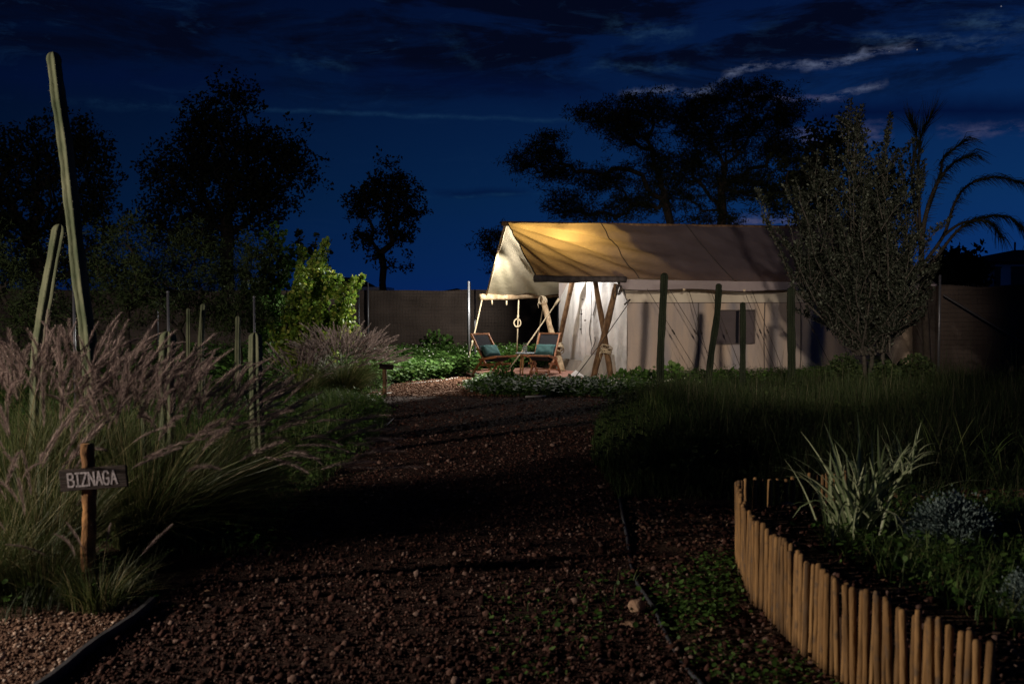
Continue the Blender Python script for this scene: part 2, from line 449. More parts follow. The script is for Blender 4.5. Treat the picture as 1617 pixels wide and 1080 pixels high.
class MB:
    def __init__(self):
        self.v = []; self.f = []; self.r = []; self.n = 0

    def add(self, V, Fc, r=None):
        V = np.asarray(V, float).reshape(-1, 3)
        for f in Fc:
            self.f.append(tuple(i + self.n for i in f))
            self.r.append(0.5 if r is None else r)
        self.v.append(V); self.n += len(V)

    def tube(self, pts, radii, sides=6, cap=True, r=None, rough=0.0):
        pts = [Vector(p) for p in pts]
        k = len(pts)
        if isinstance(radii, (int, float)):
            radii = [radii] * k
        V = []
        t0 = (pts[1] - pts[0]).normalized()
        a = t0.orthogonal().normalized()
        for i, p in enumerate(pts):
            t = (pts[min(i + 1, k - 1)] - pts[max(i - 1, 0)])
            if t.length < 1e-9:
                t = t0.copy()
            t.normalize()
            a = (a - t * a.dot(t))
            if a.length < 1e-6:
                a = t.orthogonal()
            a.normalize()
            b = t.cross(a)
            for s in range(sides):
                an = 2 * PI * s / sides
                rr = radii[i] * (1 + (random.uniform(-rough, rough) if rough else 0))
                V.append(p + (a * math.cos(an) + b * math.sin(an)) * rr)
        Fc = []
        for i in range(k - 1):
            for s in range(sides):
                s2 = (s + 1) % sides
                Fc.append((i * sides + s, i * sides + s2, (i + 1) * sides + s2, (i + 1) * sides + s))
        if cap:
            Fc.append(tuple(range(sides - 1, -1, -1)))
            Fc.append(tuple((k - 1) * sides + s for s in range(sides)))
        self.add([tuple(v) for v in V], Fc, r)

    def box(self, c, s, rot=None, r=None):
        c = Vector(c)
        V = []
        for z in (-1, 1):
            for y in (-1, 1):
                for x in (-1, 1):
                    v = Vector((x * s[0] / 2, y * s[1] / 2, z * s[2] / 2))
                    if rot is not None:
                        v = rot @ v
                    V.append(tuple(c + v))
        self.add(V, [(0, 2, 3, 1), (4, 5, 7, 6), (0, 1, 5, 4), (2, 6, 7, 3), (0, 4, 6, 2), (1, 3, 7, 5)], r)

    def grid(self, fn, nu, nv):
        V = []
        for j in range(nv + 1):
            for i in range(nu + 1):
                V.append(tuple(fn(i / nu, j / nv)))
        Fc = [(j * (nu + 1) + i, j * (nu + 1) + i + 1, (j + 1) * (nu + 1) + i + 1, (j + 1) * (nu + 1) + i)
              for j in range(nv) for i in range(nu)]
        self.add(V, Fc)

    def lathe(self, c, prof, sides=20, r=None):
        c = Vector(c)
        V = []
        for (rad, z) in prof:
            for s in range(sides):
                a = 2 * PI * s / sides
                V.append((c.x + rad * math.cos(a), c.y + rad * math.sin(a), c.z + z))
        k = len(prof)
        Fc = []
        for i in range(k - 1):
            for s in range(sides):
                s2 = (s + 1) % sides
                Fc.append((i * sides + s, i * sides + s2, (i + 1) * sides + s2, (i + 1) * sides + s))
        Fc.append(tuple(range(sides - 1, -1, -1)))
        Fc.append(tuple((k - 1) * sides + s for s in range(sides)))
        self.add(V, Fc, r)

    def mesh(self, name, smooth=False):
        me = bpy.data.meshes.new(name)
        V = np.concatenate(self.v) if self.v else np.zeros((0, 3))
        me.from_pydata(V.tolist(), [], self.f)
        a = me.attributes.new('rnd', 'FLOAT', 'FACE')
        a.data.foreach_set('value', np.array(self.r, dtype=np.float32))
        if smooth:
            me.polygons.foreach_set('use_smooth', [True] * len(me.polygons))
        me.update()
        return me

    def build(self, name, m, parent=None, smooth=False, world=True):
        return link(name, self.mesh(name, smooth), m, parent, world)


def link(name, me, m, parent=None, world=True):
    o = bpy.data.objects.new(name, me)
    if m is not None and not me.materials:
        me.materials.append(m)
    COL.objects.link(o)
    if parent is not None:
        o.parent = parent
        if world and parent.type == 'EMPTY':
            o.location = -Vector(parent.location)
    return o


def npmesh(name, V, Fq, rnd=None, smooth=False):
    """V (n,3), Fq (m,k) all faces of k corners."""
    V = np.ascontiguousarray(V, dtype=np.float32)
    Fq = np.ascontiguousarray(Fq, dtype=np.int32)
    m, k = Fq.shape
    me = bpy.data.meshes.new(name)
    me.vertices.add(len(V)); me.vertices.foreach_set('co', V.ravel())
    me.loops.add(m * k); me.loops.foreach_set('vertex_index', Fq.ravel())
    me.polygons.add(m)
    me.polygons.foreach_set('loop_start', np.arange(0, m * k, k, dtype=np.int32))
    me.polygons.foreach_set('loop_total', np.full(m, k, dtype=np.int32))
    if smooth:
        me.polygons.foreach_set('use_smooth', np.ones(m, dtype=bool))
    if rnd is not None:
        a = me.attributes.new('rnd', 'FLOAT', 'FACE')
        a.data.foreach_set('value', np.ascontiguousarray(rnd, dtype=np.float32))
    me.update(calc_edges=True)
    me.validate()
    return me


def tag(o, label=None, cat=None, group=None, kind=None):
    if label: o['label'] = label
    if cat: o['category'] = cat
    if group: o['group'] = group
    if kind: o['kind'] = kind
    return o


def thing(name, loc, label, cat, group=None, rz=0):
    o = bpy.data.objects.new(name, None)
    o.empty_display_size = 0.1
    o.location = loc
    o.rotation_euler = (0, 0, rz)
    COL.objects.link(o)
    return tag(o, label, cat, group)


def rot_rand(n, rng, up=None):
    """n random rotation matrices."""
    q = rng.normal(size=(n, 4)); q /= np.linalg.norm(q, axis=1)[:, None]
    w, x, y, z = q.T
    R = np.empty((n, 3, 3))
    R[:, 0, 0] = 1 - 2 * (y * y + z * z); R[:, 0, 1] = 2 * (x * y - z * w); R[:, 0, 2] = 2 * (x * z + y * w)
    R[:, 1, 0] = 2 * (x * y + z * w); R[:, 1, 1] = 1 - 2 * (x * x + z * z); R[:, 1, 2] = 2 * (y * z - x * w)
    R[:, 2, 0] = 2 * (x * z - y * w); R[:, 2, 1] = 2 * (y * z + x * w); R[:, 2, 2] = 1 - 2 * (x * x + y * y)
    return R


def frames(D, rng, spin=True):
    """rotation matrices whose x axis follows direction D (n,3)."""
    D = D / (np.linalg.norm(D, axis=1)[:, None] + 1e-9)
    h = rng.normal(size=D.shape) if spin else np.tile(np.array([[0.0, 0, 1]]), (len(D), 1)) + rng.normal(size=D.shape) * 0.25
    Yv = np.cross(h, D); Yv /= np.linalg.norm(Yv, axis=1)[:, None] + 1e-9
    Zv = np.cross(D, Yv)
    return np.stack([D, Yv, Zv], axis=2)


def scatter(tv, tf, P, R, Sc):
    """copies of template (tv,tf) at P with rotations R and scale Sc (n,) or (n,3)."""
    tv = np.asarray(tv, float); tf = np.asarray(tf, int)
    n = len(P)
    Sc = np.asarray(Sc, float)
    if Sc.ndim == 1:
        Sc = np.repeat(Sc[:, None], 3, axis=1)
    V = tv[None] * Sc[:, None, :]
    V = np.einsum('nij,nkj->nki', R, V) + np.asarray(P)[:, None, :]
    Fc = tf[None] + (np.arange(n) * len(tv))[:, None, None]
    return V.reshape(-1, 3), Fc.reshape(-1, tf.shape[1])


LEAF_V = [(0, 0, 0), (0.45, 0.30, 0.06), (1, 0, -0.06), (0.45, -0.30, 0.06)]
LEAF_F = [(0, 1, 2), (0, 2, 3)]
ROUND_V = [(0, 0, 0), (0.25, 0.42, 0.05), (0.7, 0.42, 0.02), (1, 0, -0.05), (0.7, -0.42, 0.02), (0.25, -0.42, 0.05)]
ROUND_F = [(0, 1, 2), (0, 2, 3), (0, 3, 4), (0, 4, 5)]
NARROW_V = [(0, 0, 0), (0.4, 0.11, 0.02), (1, 0, -0.05), (0.4, -0.11, 0.02)]
# ten-faced rough stone
_t = (1 + 5 ** 0.5) / 2
ICO_V = np.array([(-1, _t, 0), (1, _t, 0), (-1, -_t, 0), (1, -_t, 0), (0, -1, _t), (0, 1, _t), (0, -1, -_t), (0, 1, -_t),
                  (_t, 0, -1), (_t, 0, 1), (-_t, 0, -1), (-_t, 0, 1)]) / math.hypot(1, _t)
ICO_F = [(0, 11, 5), (0, 5, 1), (0, 1, 7), (0, 7, 10), (0, 10, 11), (1, 5, 9), (5, 11, 4), (11, 10, 2), (10, 7, 6), (7, 1, 8),
         (3, 9, 4), (3, 4, 2), (3, 2, 6), (3, 6, 8), (3, 8, 9), (4, 9, 5), (2, 4, 11), (6, 2, 10), (8, 6, 7), (9, 8, 1)]


def stones(name, pts, size, m, rng, kind='stuff', parent=None, jag=0.42):
    n = len(pts)
    V, Fc = scatter(ICO_V, ICO_F, np.zeros((n, 3)), rot_rand(n, rng), np.ones(n))
    V = V.reshape(n, 12, 3)
    V *= (1 + rng.uniform(-jag, jag, size=(n, 12, 1)))
    sc = size * rng.uniform(0.7, 1.3, size=(n, 3)); sc[:, 2] *= 0.75
    V = V * sc[:, None, :] + pts[:, None, :]
    r = np.repeat(rng.random(n) ** 1.5, 20)
    o = link(name, npmesh(name, V.reshape(-1, 3), Fc, r), m, parent)
    return o


def blades(P, H, lean, width, rng, bend=0.6, seg=3, leandir=None):
    """grass blades: (n,3) roots, heights, lean amounts -> V,F."""
    n = len(P)
    a = rng.uniform(0, 2 * PI, n)
    if leandir is None:
        ld = np.stack([np.cos(a), np.sin(a), np.zeros(n)], 1)
    else:
        ld = leandir
    wv = np.stack([-np.sin(a), np.cos(a), np.zeros(n)], 1)
    ts = np.linspace(0, 1, seg + 1)
    V = np.zeros((n, 2 * seg + 1, 3))
    for i, t in enumerate(ts):
        c = P + ld * (lean * (t ** 1.8))[:, None] + np.array([0, 0, 1.0]) * (H * (t - bend * 0.35 * (lean / (H + 1e-6)) * t * t))[:, None]
        w = width * (1 - t) ** 0.7 * 0.5
        if i < seg:
            V[:, 2 * i] = c - wv * w[:, None]; V[:, 2 * i + 1] = c + wv * w[:, None]
        else:
            V[:, 2 * seg] = c
    fs = []
    for i in range(seg - 1):
        b = 2 * i
        fs += [(b, b + 1, b + 3), (b, b + 3, b + 2)]
    b = 2 * (seg - 1)
    fs.append((b, b + 1, b + 2))
    Fc = np.array(fs)[None] + (np.arange(n) * (2 * seg + 1))[:, None, None]
    return V.reshape(-1, 3), Fc.reshape(-1, 3), len(fs)


def in_poly(P, poly):
    x, y = P[:, 0], P[:, 1]
    ins = np.zeros(len(P), bool)
    k = len(poly)
    for i in range(k):
        x1, y1 = poly[i][0], poly[i][1]; x2, y2 = poly[(i + 1) % k][0], poly[(i + 1) % k][1]
        c = ((y1 > y) != (y2 > y)) & (x < (x2 - x1) * (y - y1) / (y2 - y1 + 1e-12) + x1)
        ins ^= c
    return ins


def rand_in(poly, n, rng, power=1.0):
    """random points in polygon, denser near the camera when power>1."""
    xs = [p[0] for p in poly]; ys = [p[1] for p in poly]
    out = []
    tot = 0
    while tot < n:
        u = rng.random(n * 2)
        y = min(ys) + (max(ys) - min(ys)) * u ** power
        x = rng.uniform(min(xs), max(xs), n * 2)
        P = np.stack([x, y, np.zeros(n * 2)], 1)
        P = P[in_poly(P, poly)]
        out.append(P); tot += len(P)
    return np.concatenate(out)[:n]


def polysheet(name, pts, z, m, kind='structure', thick=0):
    mb = MB()
    k = len(pts)
    V = [(p[0], p[1], z) for p in pts]
    Fc = [tuple(range(k))]
    if thick:
        V += [(p[0], p[1], z - thick) for p in pts]
        Fc += [(i, i + k, (i + 1) % k + k, (i + 1) % k) for i in range(k)]
    mb.add(V, Fc)
    o = mb.build(name, m)
    if kind:
        tag(o, kind=kind)
    return o


# ------------------------------------------------------------------ the ground
mb = MB()
mb.add([(-2500, -60, 0), (2500, -60, 0), (2500, 3500, 0), (-2500, 3500, 0)], [(0, 1, 2, 3)])
tag(mb.build('ground', M_ground), kind='structure')

# gravel path towards the tent, turning left onto the patio
pathL = [(20, 1180), (100, 1080), (235, 960), (400, 860), (480, 782), (585, 705), (612, 660), (600, 627)]
pathR = [(960, 627), (948, 660), (940, 700), (970, 780), (1000, 900), (1040, 980), (1105, 1080), (1180, 1180)]
path_poly = [gr(*p) for p in pathL] + [gr(*p) for p in pathR]
polysheet('gravel_path', path_poly, 0.008, M_path)
fine_poly = [gr(20, 1180) + Vector((-0.05, 0, 0)), gr(100, 1080) + Vector((-0.05, 0, 0)), gr(235, 960) + Vector((-0.05, 0, 0)),
             gr(190, 950), gr(0, 980), gr(-200, 990), gr(-300, 1180)]
polysheet('side_path', fine_poly, 0.004, M_fine)
bend_poly = [gr(560, 626), gr(600, 626), gr(960, 626), gr(900, 619), gr(770, 614), gr(738, 606), gr(770, 598), gr(735, 596), gr(690, 600), gr(620, 606), gr(615, 616)]
polysheet('path_bend', bend_poly, 0.012, M_fine)

# stones on the paths
near = rand_in(path_poly, 52000, RNG, 2.6)
near = near[near[:, 1] < 22]
nn = len(near)
near[:, 2] = RNG.uniform(0.002, 0.024, nn)
sz = RNG.gamma(2.0, 0.0034, nn).clip(0.003, 0.030)
stones('path_gravel', near, sz[:, None], M_stone, RNG).__setitem__('kind', 'stuff')
p = rand_in(fine_poly, 5000, RNG, 1.2); p[:, 2] = RNG.uniform(0.002, 0.012, len(p))
stones('pebbles', p, RNG.gamma(4, 0.0020, len(p)).clip(0.003, 0.016)[:, None], M_pebble, RNG).__setitem__('kind', 'stuff')
p = rand_in(bend_poly, 4500, RNG, 1.0); p[:, 2] = RNG.uniform(0.012, 0.03, len(p))
M_bend = mat('orange brown gravel', (0.1, 0.06, 0.04), 0.95, None, spec=0.1, rnd=[(0.07, 0.032, 0.018), (0.12, 0.058, 0.034), (0.18, 0.095, 0.06), (0.26, 0.17, 0.12)])
M_bendbed = mat('orange brown gravel bed', (0.08, 0.038, 0.022), 1, (0.15, 0.078, 0.048), 40, 0.6, 60, spec=0.1)
bpy.data.objects['path_bend'].data.materials[0] = M_bendbed
stones('bend_gravel', p, RNG.gamma(4, 0.0034, len(p)).clip(0.005, 0.03)[:, None], M_bend, RNG).__setitem__('kind', 'stuff')

# soil strip between tube and palisade
soil_poly = [gr(1000, 900), gr(1040, 980), gr(1105, 1080), gr(1180, 1180), gr(1420, 1180), gr(1330, 1078), gr(1230, 985), gr(1170, 900), gr(1162, 800), gr(975, 785)]
p = rand_in(soil_poly, 2200, RNG, 1.3); p[:, 2] = RNG.uniform(-0.004, 0.01, len(p))
stones('soil_clods', p, RNG.gamma(3, 0.004, len(p)).clip(0.003, 0.026)[:, None], M_stone, RNG).__setitem__('kind', 'stuff')


def leaf_litter(name, poly, n, z, size=0.035):
    p = rand_in(poly, n, RNG, 1.2)
    p[:, 2] = z + RNG.uniform(0.003, 0.02, n)
    R = rot_rand(n, RNG)
    D = RNG.normal(size=(n, 3)) * [1, 1, 0.25]
    V, Fc = scatter(LEAF_V, LEAF_F, p, frames(D, RNG, False), RNG.uniform(0.6, 1.4, n) * size)
    o = link(name, npmesh(name, V, Fc, np.repeat(RNG.random(n) ** 2, 2)), M_dead)
    return tag(o, 'dry brown fallen leaves scattered on the soil ' + ('outside the wooden stakes' if z < 0.1 else 'inside the raised bed'), 'leaves', kind='stuff')


leaf_litter('fallen_leaves', soil_poly, 420, 0.01)

leaf_litter('path_litter', path_poly, 260, 0.02, 0.03)
bpy.data.objects['path_litter']['label'] = 'dry leaf bits scattered over the red gravel path'
# two bigger rocks at the path edge


def rock(name, c, s, label, seed):
    rng = np.random.default_rng(seed)
    import bmesh
    bm = bmesh.new()
    bmesh.ops.create_icosphere(bm, subdivisions=3, radius=1)
    k = rng.normal(size=(9, 3)); k /= np.linalg.norm(k, axis=1)[:, None]
    d = rng.uniform(0.62, 0.95, 9)
    for v in bm.verts:
        co = np.array(v.co)
        for kk, dd in zip(k, d):
            pr = co @ kk
            if pr > dd:
                co = co - kk * (pr - dd)
        v.co = Vector(co * s) + Vector(c)
    me = bpy.data.meshes.new(name)
    bm.to_mesh(me); bm.free()
    return tag(link(name, me, M_rock), label, 'rock')


rock('rock', gr(1006, 968) + Vector((0, 0, 0.035)), (0.052, 0.05, 0.048), 'upright tan rock beside the grey irrigation tube, larger of two', 3)
rock('rock', gr(994, 990) + Vector((0, 0, 0.012)), (0.055, 0.035, 0.018), 'flat pale rock on the gravel just in front of the upright tan rock', 5)

# edging strips and tube
mb = MB()
a, b = gr(40, 1110), gr(245, 957)
n_ = 8
pts = [a.lerp(b, i / n_) + Vector((0.012 * math.sin(i * 1.3), 0, 0)) for i in range(n_ + 1)]
V = []; Fc = []
for i, q in enumerate(pts):
    for dx, z in ((-0.014, -0.02), (-0.014, 0.055), (0.014, 0.058), (0.014, -0.02)):
        V.append((q.x + dx, q.y, z))
for i in range(n_):
    for j in range(3):
        Fc.append((i * 4 + j, i * 4 + j + 1, (i + 1) * 4 + j + 1, (i + 1) * 4 + j))
Fc += [(0, 3, 2, 1), (n_ * 4, n_ * 4 + 1, n_ * 4 + 2, n_ * 4 + 3)]
mb.add(V, Fc)
tag(mb.build('edging_strip', M_edge), 'black raised edging strip between the fine tan gravel and the red path', 'edging')
mb = MB()
tp = [gr(*p) + Vector((0, 0, 0.02)) for p in ((1125, 1110), (1100, 1080), (1078, 1045), (1052, 1005), (1030, 965), (1010, 925), (995, 890), (988, 850), (984, 812), (978, 785), (970, 766), (958, 750))]
tp = [q + Vector((0.012 * math.sin(i_ * 2.1), 0, -0.012 + 0.010 * math.sin(i_ * 1.7 + 1))) for i_, q in enumerate(tp)]
mb.tube(tp, 0.0125, 8)
tag(mb.build('irrigation_tube', M_tube, smooth=True), 'grey irrigation tube lying along the right side of the gravel path', 'tube')
for (pp, lab) in (([(540, 628), (618, 622)], 'thin pale edging at the foot of the lit plumed clump'),
                  ([(622, 610), (700, 602), (742, 594)], 'thin pale edging along the far side of the lit path bend, beside the green weeds')):
    mb = MB(); mb.tube([gr(*p0) + Vector((0, 0, 0.02)) for p0 in pp], 0.012, 6)
    tag(mb.build('path_edging', M_twig, smooth=True), lab, 'edging')
mb = MB()
mb.tube([gr(830, 629) + Vector((0, 0, 0.03)), gr(862, 628) + Vector((0, 0, 0.03))], 0.02, 5)
tag(mb.build('edging_piece', M_twig), 'short pale edging piece lying between path and low plants before the patio', 'edging')
# branching pale twig at the left verge
mb = MB()
tw = [gr(576, 718) + Vector((0, 0, 0.02)), at(590, 700, 13.0), at(603, 683, 13.3), at(612, 670, 13.8), at(622, 660, 14.2)]
mb.tube(tw, [0.004, 0.012, 0.014, 0.012, 0.004], 5)
mb.tube([at(597, 690, 13.1), at(600, 678, 13.4), at(610, 668, 13.8)], [0.008, 0.01, 0.003], 5)
tag(mb.build('dry_twig', M_twig), 'bleached forked twig lying on the grass at the left edge of the path', 'twig')
mb = MB()
mb.tube([gr(492, 770) + Vector((0, 0, 0.03)), at(505, 758, 9.6), at(520, 748, 9.7)], [0.003, 0.005, 0.002], 5)
tag(mb.build('dry_straw', M_twig), 'single pale dry straw at the corner of the left verge', 'straw')

# ------------------------------------------------------------------ hills and horizon
mb = MB()
N = 160
V = []
for i in range(N + 1):
    an = -1.1 + 2.2 * i / N
    R_ = 1500
    px = 808 + F * math.tan(an)
    h = 8 + 7 * math.sin(i * 0.31) + 6 * math.sin(i * 0.83 + 1) + 3 * math.sin(i * 2.1)
    h += 26 * math.exp(-((px - 540) / 60) ** 2) + 16 * math.exp(-((px - 715) / 70) ** 2) + 14 * math.exp(-((px - 1200) / 200) ** 2)
    V += [(R_ * math.sin(an), R_ * math.cos(an), -2), (R_ * math.sin(an) * 1.05, R_ * math.cos(an) * 1.05, h)]
for i in range(N + 1):
    an = -1.1 + 2.2 * i / N
    V += [(1500 * 1.4 * math.sin(an), 1500 * 1.4 * math.cos(an), -2)]
Fc = [(2 * i, 2 * i + 2, 2 * i + 3, 2 * i + 1) for i in range(N)]
Fc += [(2 * i + 1, 2 * i + 3, 2 * N + 2 + i + 1, 2 * N + 2 + i) for i in range(N)]
mb.add(V, Fc)
tag(mb.build('hills', M_hill), kind='structure')


# ------------------------------------------------------------------ back fence
def fence(name, pts, height, label, postpx, wires=True):
    root = thing(name, pts[0], label, 'fence')
    for i in range(len(pts) - 1):
        a, b = Vector(pts[i]), Vector(pts[i + 1])
        L = (b - a).length
        d = (b - a).normalized(); nrm = Vector((-d.y, d.x, 0))
        k = max(2, int(L / 3.0))
        for j in range(k):
            s, e = a.lerp(b, j / k), a.lerp(b, (j + 1) / k)
            mb = MB()
            mb.grid(lambda u, v: s.lerp(e, u) + nrm * (0.03 * math.sin(v * 9 + j) * math.sin(PI * u) + 0.012 * math.sin(u * 30 + j)) +
                    Vector((0, 0, 0.04 + v * (height - 0.05 + 0.015 * math.sin(u * PI * 3 + j * 2) - 0.035 * math.sin(PI * u)))), 20, 6)
            mb.build('shade_cloth', M_screen, root, True)
            q = s - nrm * 0.07
            mb = MB(); mb.tube([q, q + Vector((0, 0, height + 0.22))], 0.03, 8)
            mb.build('post', M_metal, root, True)
        if wires:
            mb = MB()
            for z in np.arange(0.10, height, 0.105):
                mb.tube([a - nrm * 0.045 + Vector((0, 0, z)), b - nrm * 0.045 + Vector((0, 0, z))], 0.0022, 3, False)
            for j in range(int(L / 0.105)):
                q = a.lerp(b, j * 0.105 / L) - nrm * 0.045
                mb.tube([q, q + Vector((0, 0, height))], 0.0022, 3, False)
            w = mb.build('wire_grid', M_wire, root); w['kind'] = 'stuff'
    return root


FH = 2.14
fence('rear_fence', [gx(-140, 30), gx(250, 32), gx(742, 33), gx(1020, 33)], FH, 'long dark fence of shade cloth on steel posts behind the weeds, left of the tent', [])
fence('side_fence', [gx(1400, 27.5), gx(1482, 23.2), gx(1760, 22.6)], 2.12, 'dark shade cloth fence at the right edge, behind the bare arching tree', [])
mb = MB(); mb.tube([at(1490, 466, 22.9), at(1632, 552, 22.4)], 0.022, 6)
tag(mb.build('brace_rod', M_wire), 'dark diagonal brace rod leaning down in front of the right fence', 'rod')


def rod(px, ytop, ybot, Y, label, r=0.022):
    p = at(px, ytop, Y)
    mb = MB(); mb.tube([(p.x, Y, 0), (p.x, Y, p.z)], r, 8)
    mb.lathe((p.x, Y, p.z), [(r * 1.25, 0), (r * 1.25, 0.012), (r * 0.5, 0.03)], 8)
    return tag(mb.build('steel_post', M_metal, smooth=True), label, 'post', 'slim steel posts standing among the left plants')


rod(116, 452, 590, 15.0, 'slim steel post just left of the foot of the tallest cactus')
rod(265, 462, 540, 15.0, 'slim steel post rising directly behind the stout cactus on the left')
rod(401, 470, 540, 15.0, 'slim steel post rising behind the cactus at the right end of the plumed grass', 0.018)
rod(566, 446, 560, 23.5, 'slim steel post at the right side of the lime green shrub')
rod(740, 446, 560, 24.0, 'taller of two slim steel posts left of the tent porch', 0.025)
rod(750, 459, 560, 26.0, 'shorter of two slim steel posts left of the tent porch')

# ------------------------------------------------------------------ far buildings
root = thing('house', gx(1640, 60), 'bluish grey house with low hipped roof beyond the right fence', 'house')
a, b = at(1571, 417, 60), at(1571, 417, 60)
x0, x1, zt = a.x, a.x + 9.0, a.z
mb = MB(); mb.box(((x0 + x1) / 2, 64, zt / 2), (x1 - x0, 8, zt)); mb.build('wall', M_housewall, root)
mb = MB()
e = 0.5; zr = zt + 1.05
mb.add([(x0 - e, 60 - e, zt + 0.003), (x1 + e, 60 - e, zt + 0.003), (x1 + e, 68 + e, zt + 0.003), (x0 - e, 68 + e, zt + 0.003),
        (x0 - e, 60 - e, zt + .16), (x1 + e, 60 - e, zt + .16), (x1 + e, 68 + e, zt + .16), (x0 - e, 68 + e, zt + .16),
        (x0 + 3.2, 64, zr), (x1 - 3.2, 64, zr)],
       [(0, 3, 2, 1), (0, 1, 5, 4), (1, 2, 6, 5), (2, 3, 7, 6), (3, 0, 4, 7), (4, 5, 9, 8), (5, 6, 9), (6, 7, 8, 9), (7, 4, 8)])
rf = mb.build('roof', M_roof, root)
mb = MB(); mb.tube([(x0 + 3.2, 64, zr - 0.1), (x0 + 3.2, 64, zr + 0.5)], 0.06, 6); mb.build('vent_pipe', M_roof, rf)
for wx, ww in ((at(1575, 430, 60).x, 0.35), (at(1607, 430, 60).x, 0.75), (at(1607, 430, 60).x + 3, 0.6)):
    mb = MB(); mb.box((wx, 59.98, zt - 1.0), (ww, 0.06, 1.5)); w = mb.build('window', M_dark, root)
    mb = MB(); mb.box((wx, 59.96, zt - 0.2), (ww + 0.1, 0.1, 0.08)); mb.build('window_frame', M_roof, w)
root = thing('shed', gx(590, 52), 'low distant shed with white sheet roof, peeping over the fence right of the lime shrub', 'shed')
c = at(588, 458, 52)
mb = MB(); mb.box((c.x, 54, (c.z - 0.03) / 2), (1.1, 4, c.z - 0.03)); mb.build('wall', M_housewall, root)
mb = MB(); mb.box((c.x, 54, c.z + 0.08), (1.3, 4.2, 0.16)); mb.build('roof', M_white, root)


# ------------------------------------------------------------------ trees
def skeleton(base_pts, pts, root_r, rng, w=0.3, tip=0.02, expo=0.5):
    nodes = [np.array(p, float) for p in base_pts]
    par = [-1] + list(range(len(base_pts) - 1))
    plen = [0.0]
    for i in range(1, len(nodes)):
        plen.append(plen[-1] + np.linalg.norm(nodes[i] - nodes[i - 1]))
    first = max(1, len(base_pts) // 2)
    top = nodes[-1]
    order = np.argsort(np.linalg.norm(pts - top, axis=1))
    ends = []
    for k in order:
        c = pts[k]
        A = np.array(nodes[first:])
        dl = np.linalg.norm(A - c, axis=1)
        sc = dl + w * np.array(plen[first:])
        j = int(np.argmin(sc)) + first
        L = dl[j - first]
        mid = (nodes[j] + c) / 2 + rng.normal(size=3) * L * 0.10 + np.array([0, 0, L * 0.05])
        nodes.append(mid); par.append(j); plen.append(plen[j] + L / 2)
        nodes.append(c); par.append(len(nodes) - 2); plen.append(plen[j] + L)
        ends.append(len(nodes) - 1)
    cnt = np.zeros(len(nodes)); cnt[ends] = 1
    for i in range(len(nodes) - 1, 0, -1):
        cnt[par[i]] += cnt[i]
    tot = cnt[0]
    rad = np.maximum(tip, root_r * (cnt / tot) ** expo)
    return nodes, par, rad


def skel_mesh(nodes, par, rad, sides=5):
    A = []; B = []; ra = []; rb = []
    for i in range(1, len(nodes)):
        j = par[i]
        A.append(nodes[j]); B.append(nodes[i]); ra.append(min(rad[j], rad[i] * 1.35)); rb.append(rad[i])
    A, B, ra, rb = map(np.array, (A, B, ra, rb))
    D = B - A
    R = frames(D, np.random.default_rng(1))
    n = len(A)
    an = np.arange(sides) * 2 * PI / sides
    ring = np.stack([np.zeros(sides), np.cos(an), np.sin(an)], 1)
    V = np.zeros((n, 2 * sides, 3))
    V[:, :sides] = A[:, None] + np.einsum('nij,kj->nki', R, ring) * ra[:, None, None]
    V[:, sides:] = B[:, None] + np.einsum('nij,kj->nki', R, ring) * rb[:, None, None]
    fs = np.array([(s, (s + 1) % sides, sides + (s + 1) % sides, sides + s) for s in range(sides)])
    Fc = fs[None] + (np.arange(n) * 2 * sides)[:, None, None]
    return V.reshape(-1, 3), Fc.reshape(-1, 4)


def lobes_pts(lobes, Y, n, rng, depth=0.8, shell=0.5):
    """n points in the lobes, each (px, py, rx, ry) around Y."""
    ws = np.array([l[2] * l[3] for l in lobes], float); ws /= ws.sum()
    out = []
    for l, w in zip(lobes, ws):
        k = max(2, int(n * w))
        c = at(l[0], l[1], Y); m = Y / F
        d = rng.normal(size=(k, 3)); d /= np.linalg.norm(d, axis=1)[:, None]
        r = rng.random(k) ** shell
        out.append(np.array(c) + d * r[:, None] * np.array([l[2] * m, (l[2] + l[3]) / 2 * m * depth, l[3] * m]))
    return np.concatenate(out)


def tree(name, label, cat, base, trunk, lobes, Y, nclu, nleaf, leaf, crad, mleaf, mbark, r0, seed, group=None,
         lv=LEAF_V, lf=LEAF_F, flat=1.0, droop=0.0, w=0.3, tip=0.012, shell=0.5):
    rng = np.random.default_rng(seed)
    pts = lobes_pts(lobes, Y, nclu, rng, shell=shell)
    root = thing(name, base, label, cat, group)
    nodes, par, rad = skeleton(trunk, pts, r0, rng, w, tip)
    V, Fc = skel_mesh(nodes, par, rad)
    link('trunk', npmesh('trunk', V, Fc, None, True), mbark, root)
    n = len(pts) * nleaf
    # leaves gather in small sprays inside each cluster
    sub = np.repeat(pts, 5, axis=0) + rng.normal(size=(len(pts) * 5, 3)) * crad * np.array([1, 1, flat])
    P = np.repeat(sub, nleaf // 5, axis=0)
    P = P + rng.normal(size=P.shape) * crad * 0.38 * np.array([1, 1, flat])
    n = len(P)
    D = rng.normal(size=(n, 3)) + np.array([0, 0, -droop])
    V, Fc = scatter(lv, lf, P, frames(D, rng), rng.uniform(0.6, 1.3, n) * leaf)
    link('crown', npmesh('crown', V, Fc, np.repeat(rng.random(n), len(lf))), mleaf, root)
    return root


# tall dark trees beyond the fence
Yt = 46
g = 'dark trees standing beyond the rear fence'


def trunkpts(px0, px1, ytop, Y, k=6, seed=0):
    r = random.Random(seed)
    t = at(px1, ytop, Y); b = gx(px0, Y)
    return [tuple(b.lerp(t, i / k) + Vector((r.uniform(-.08, .08), r.uniform(-.08, .08), 0))) for i in range(k + 1)]


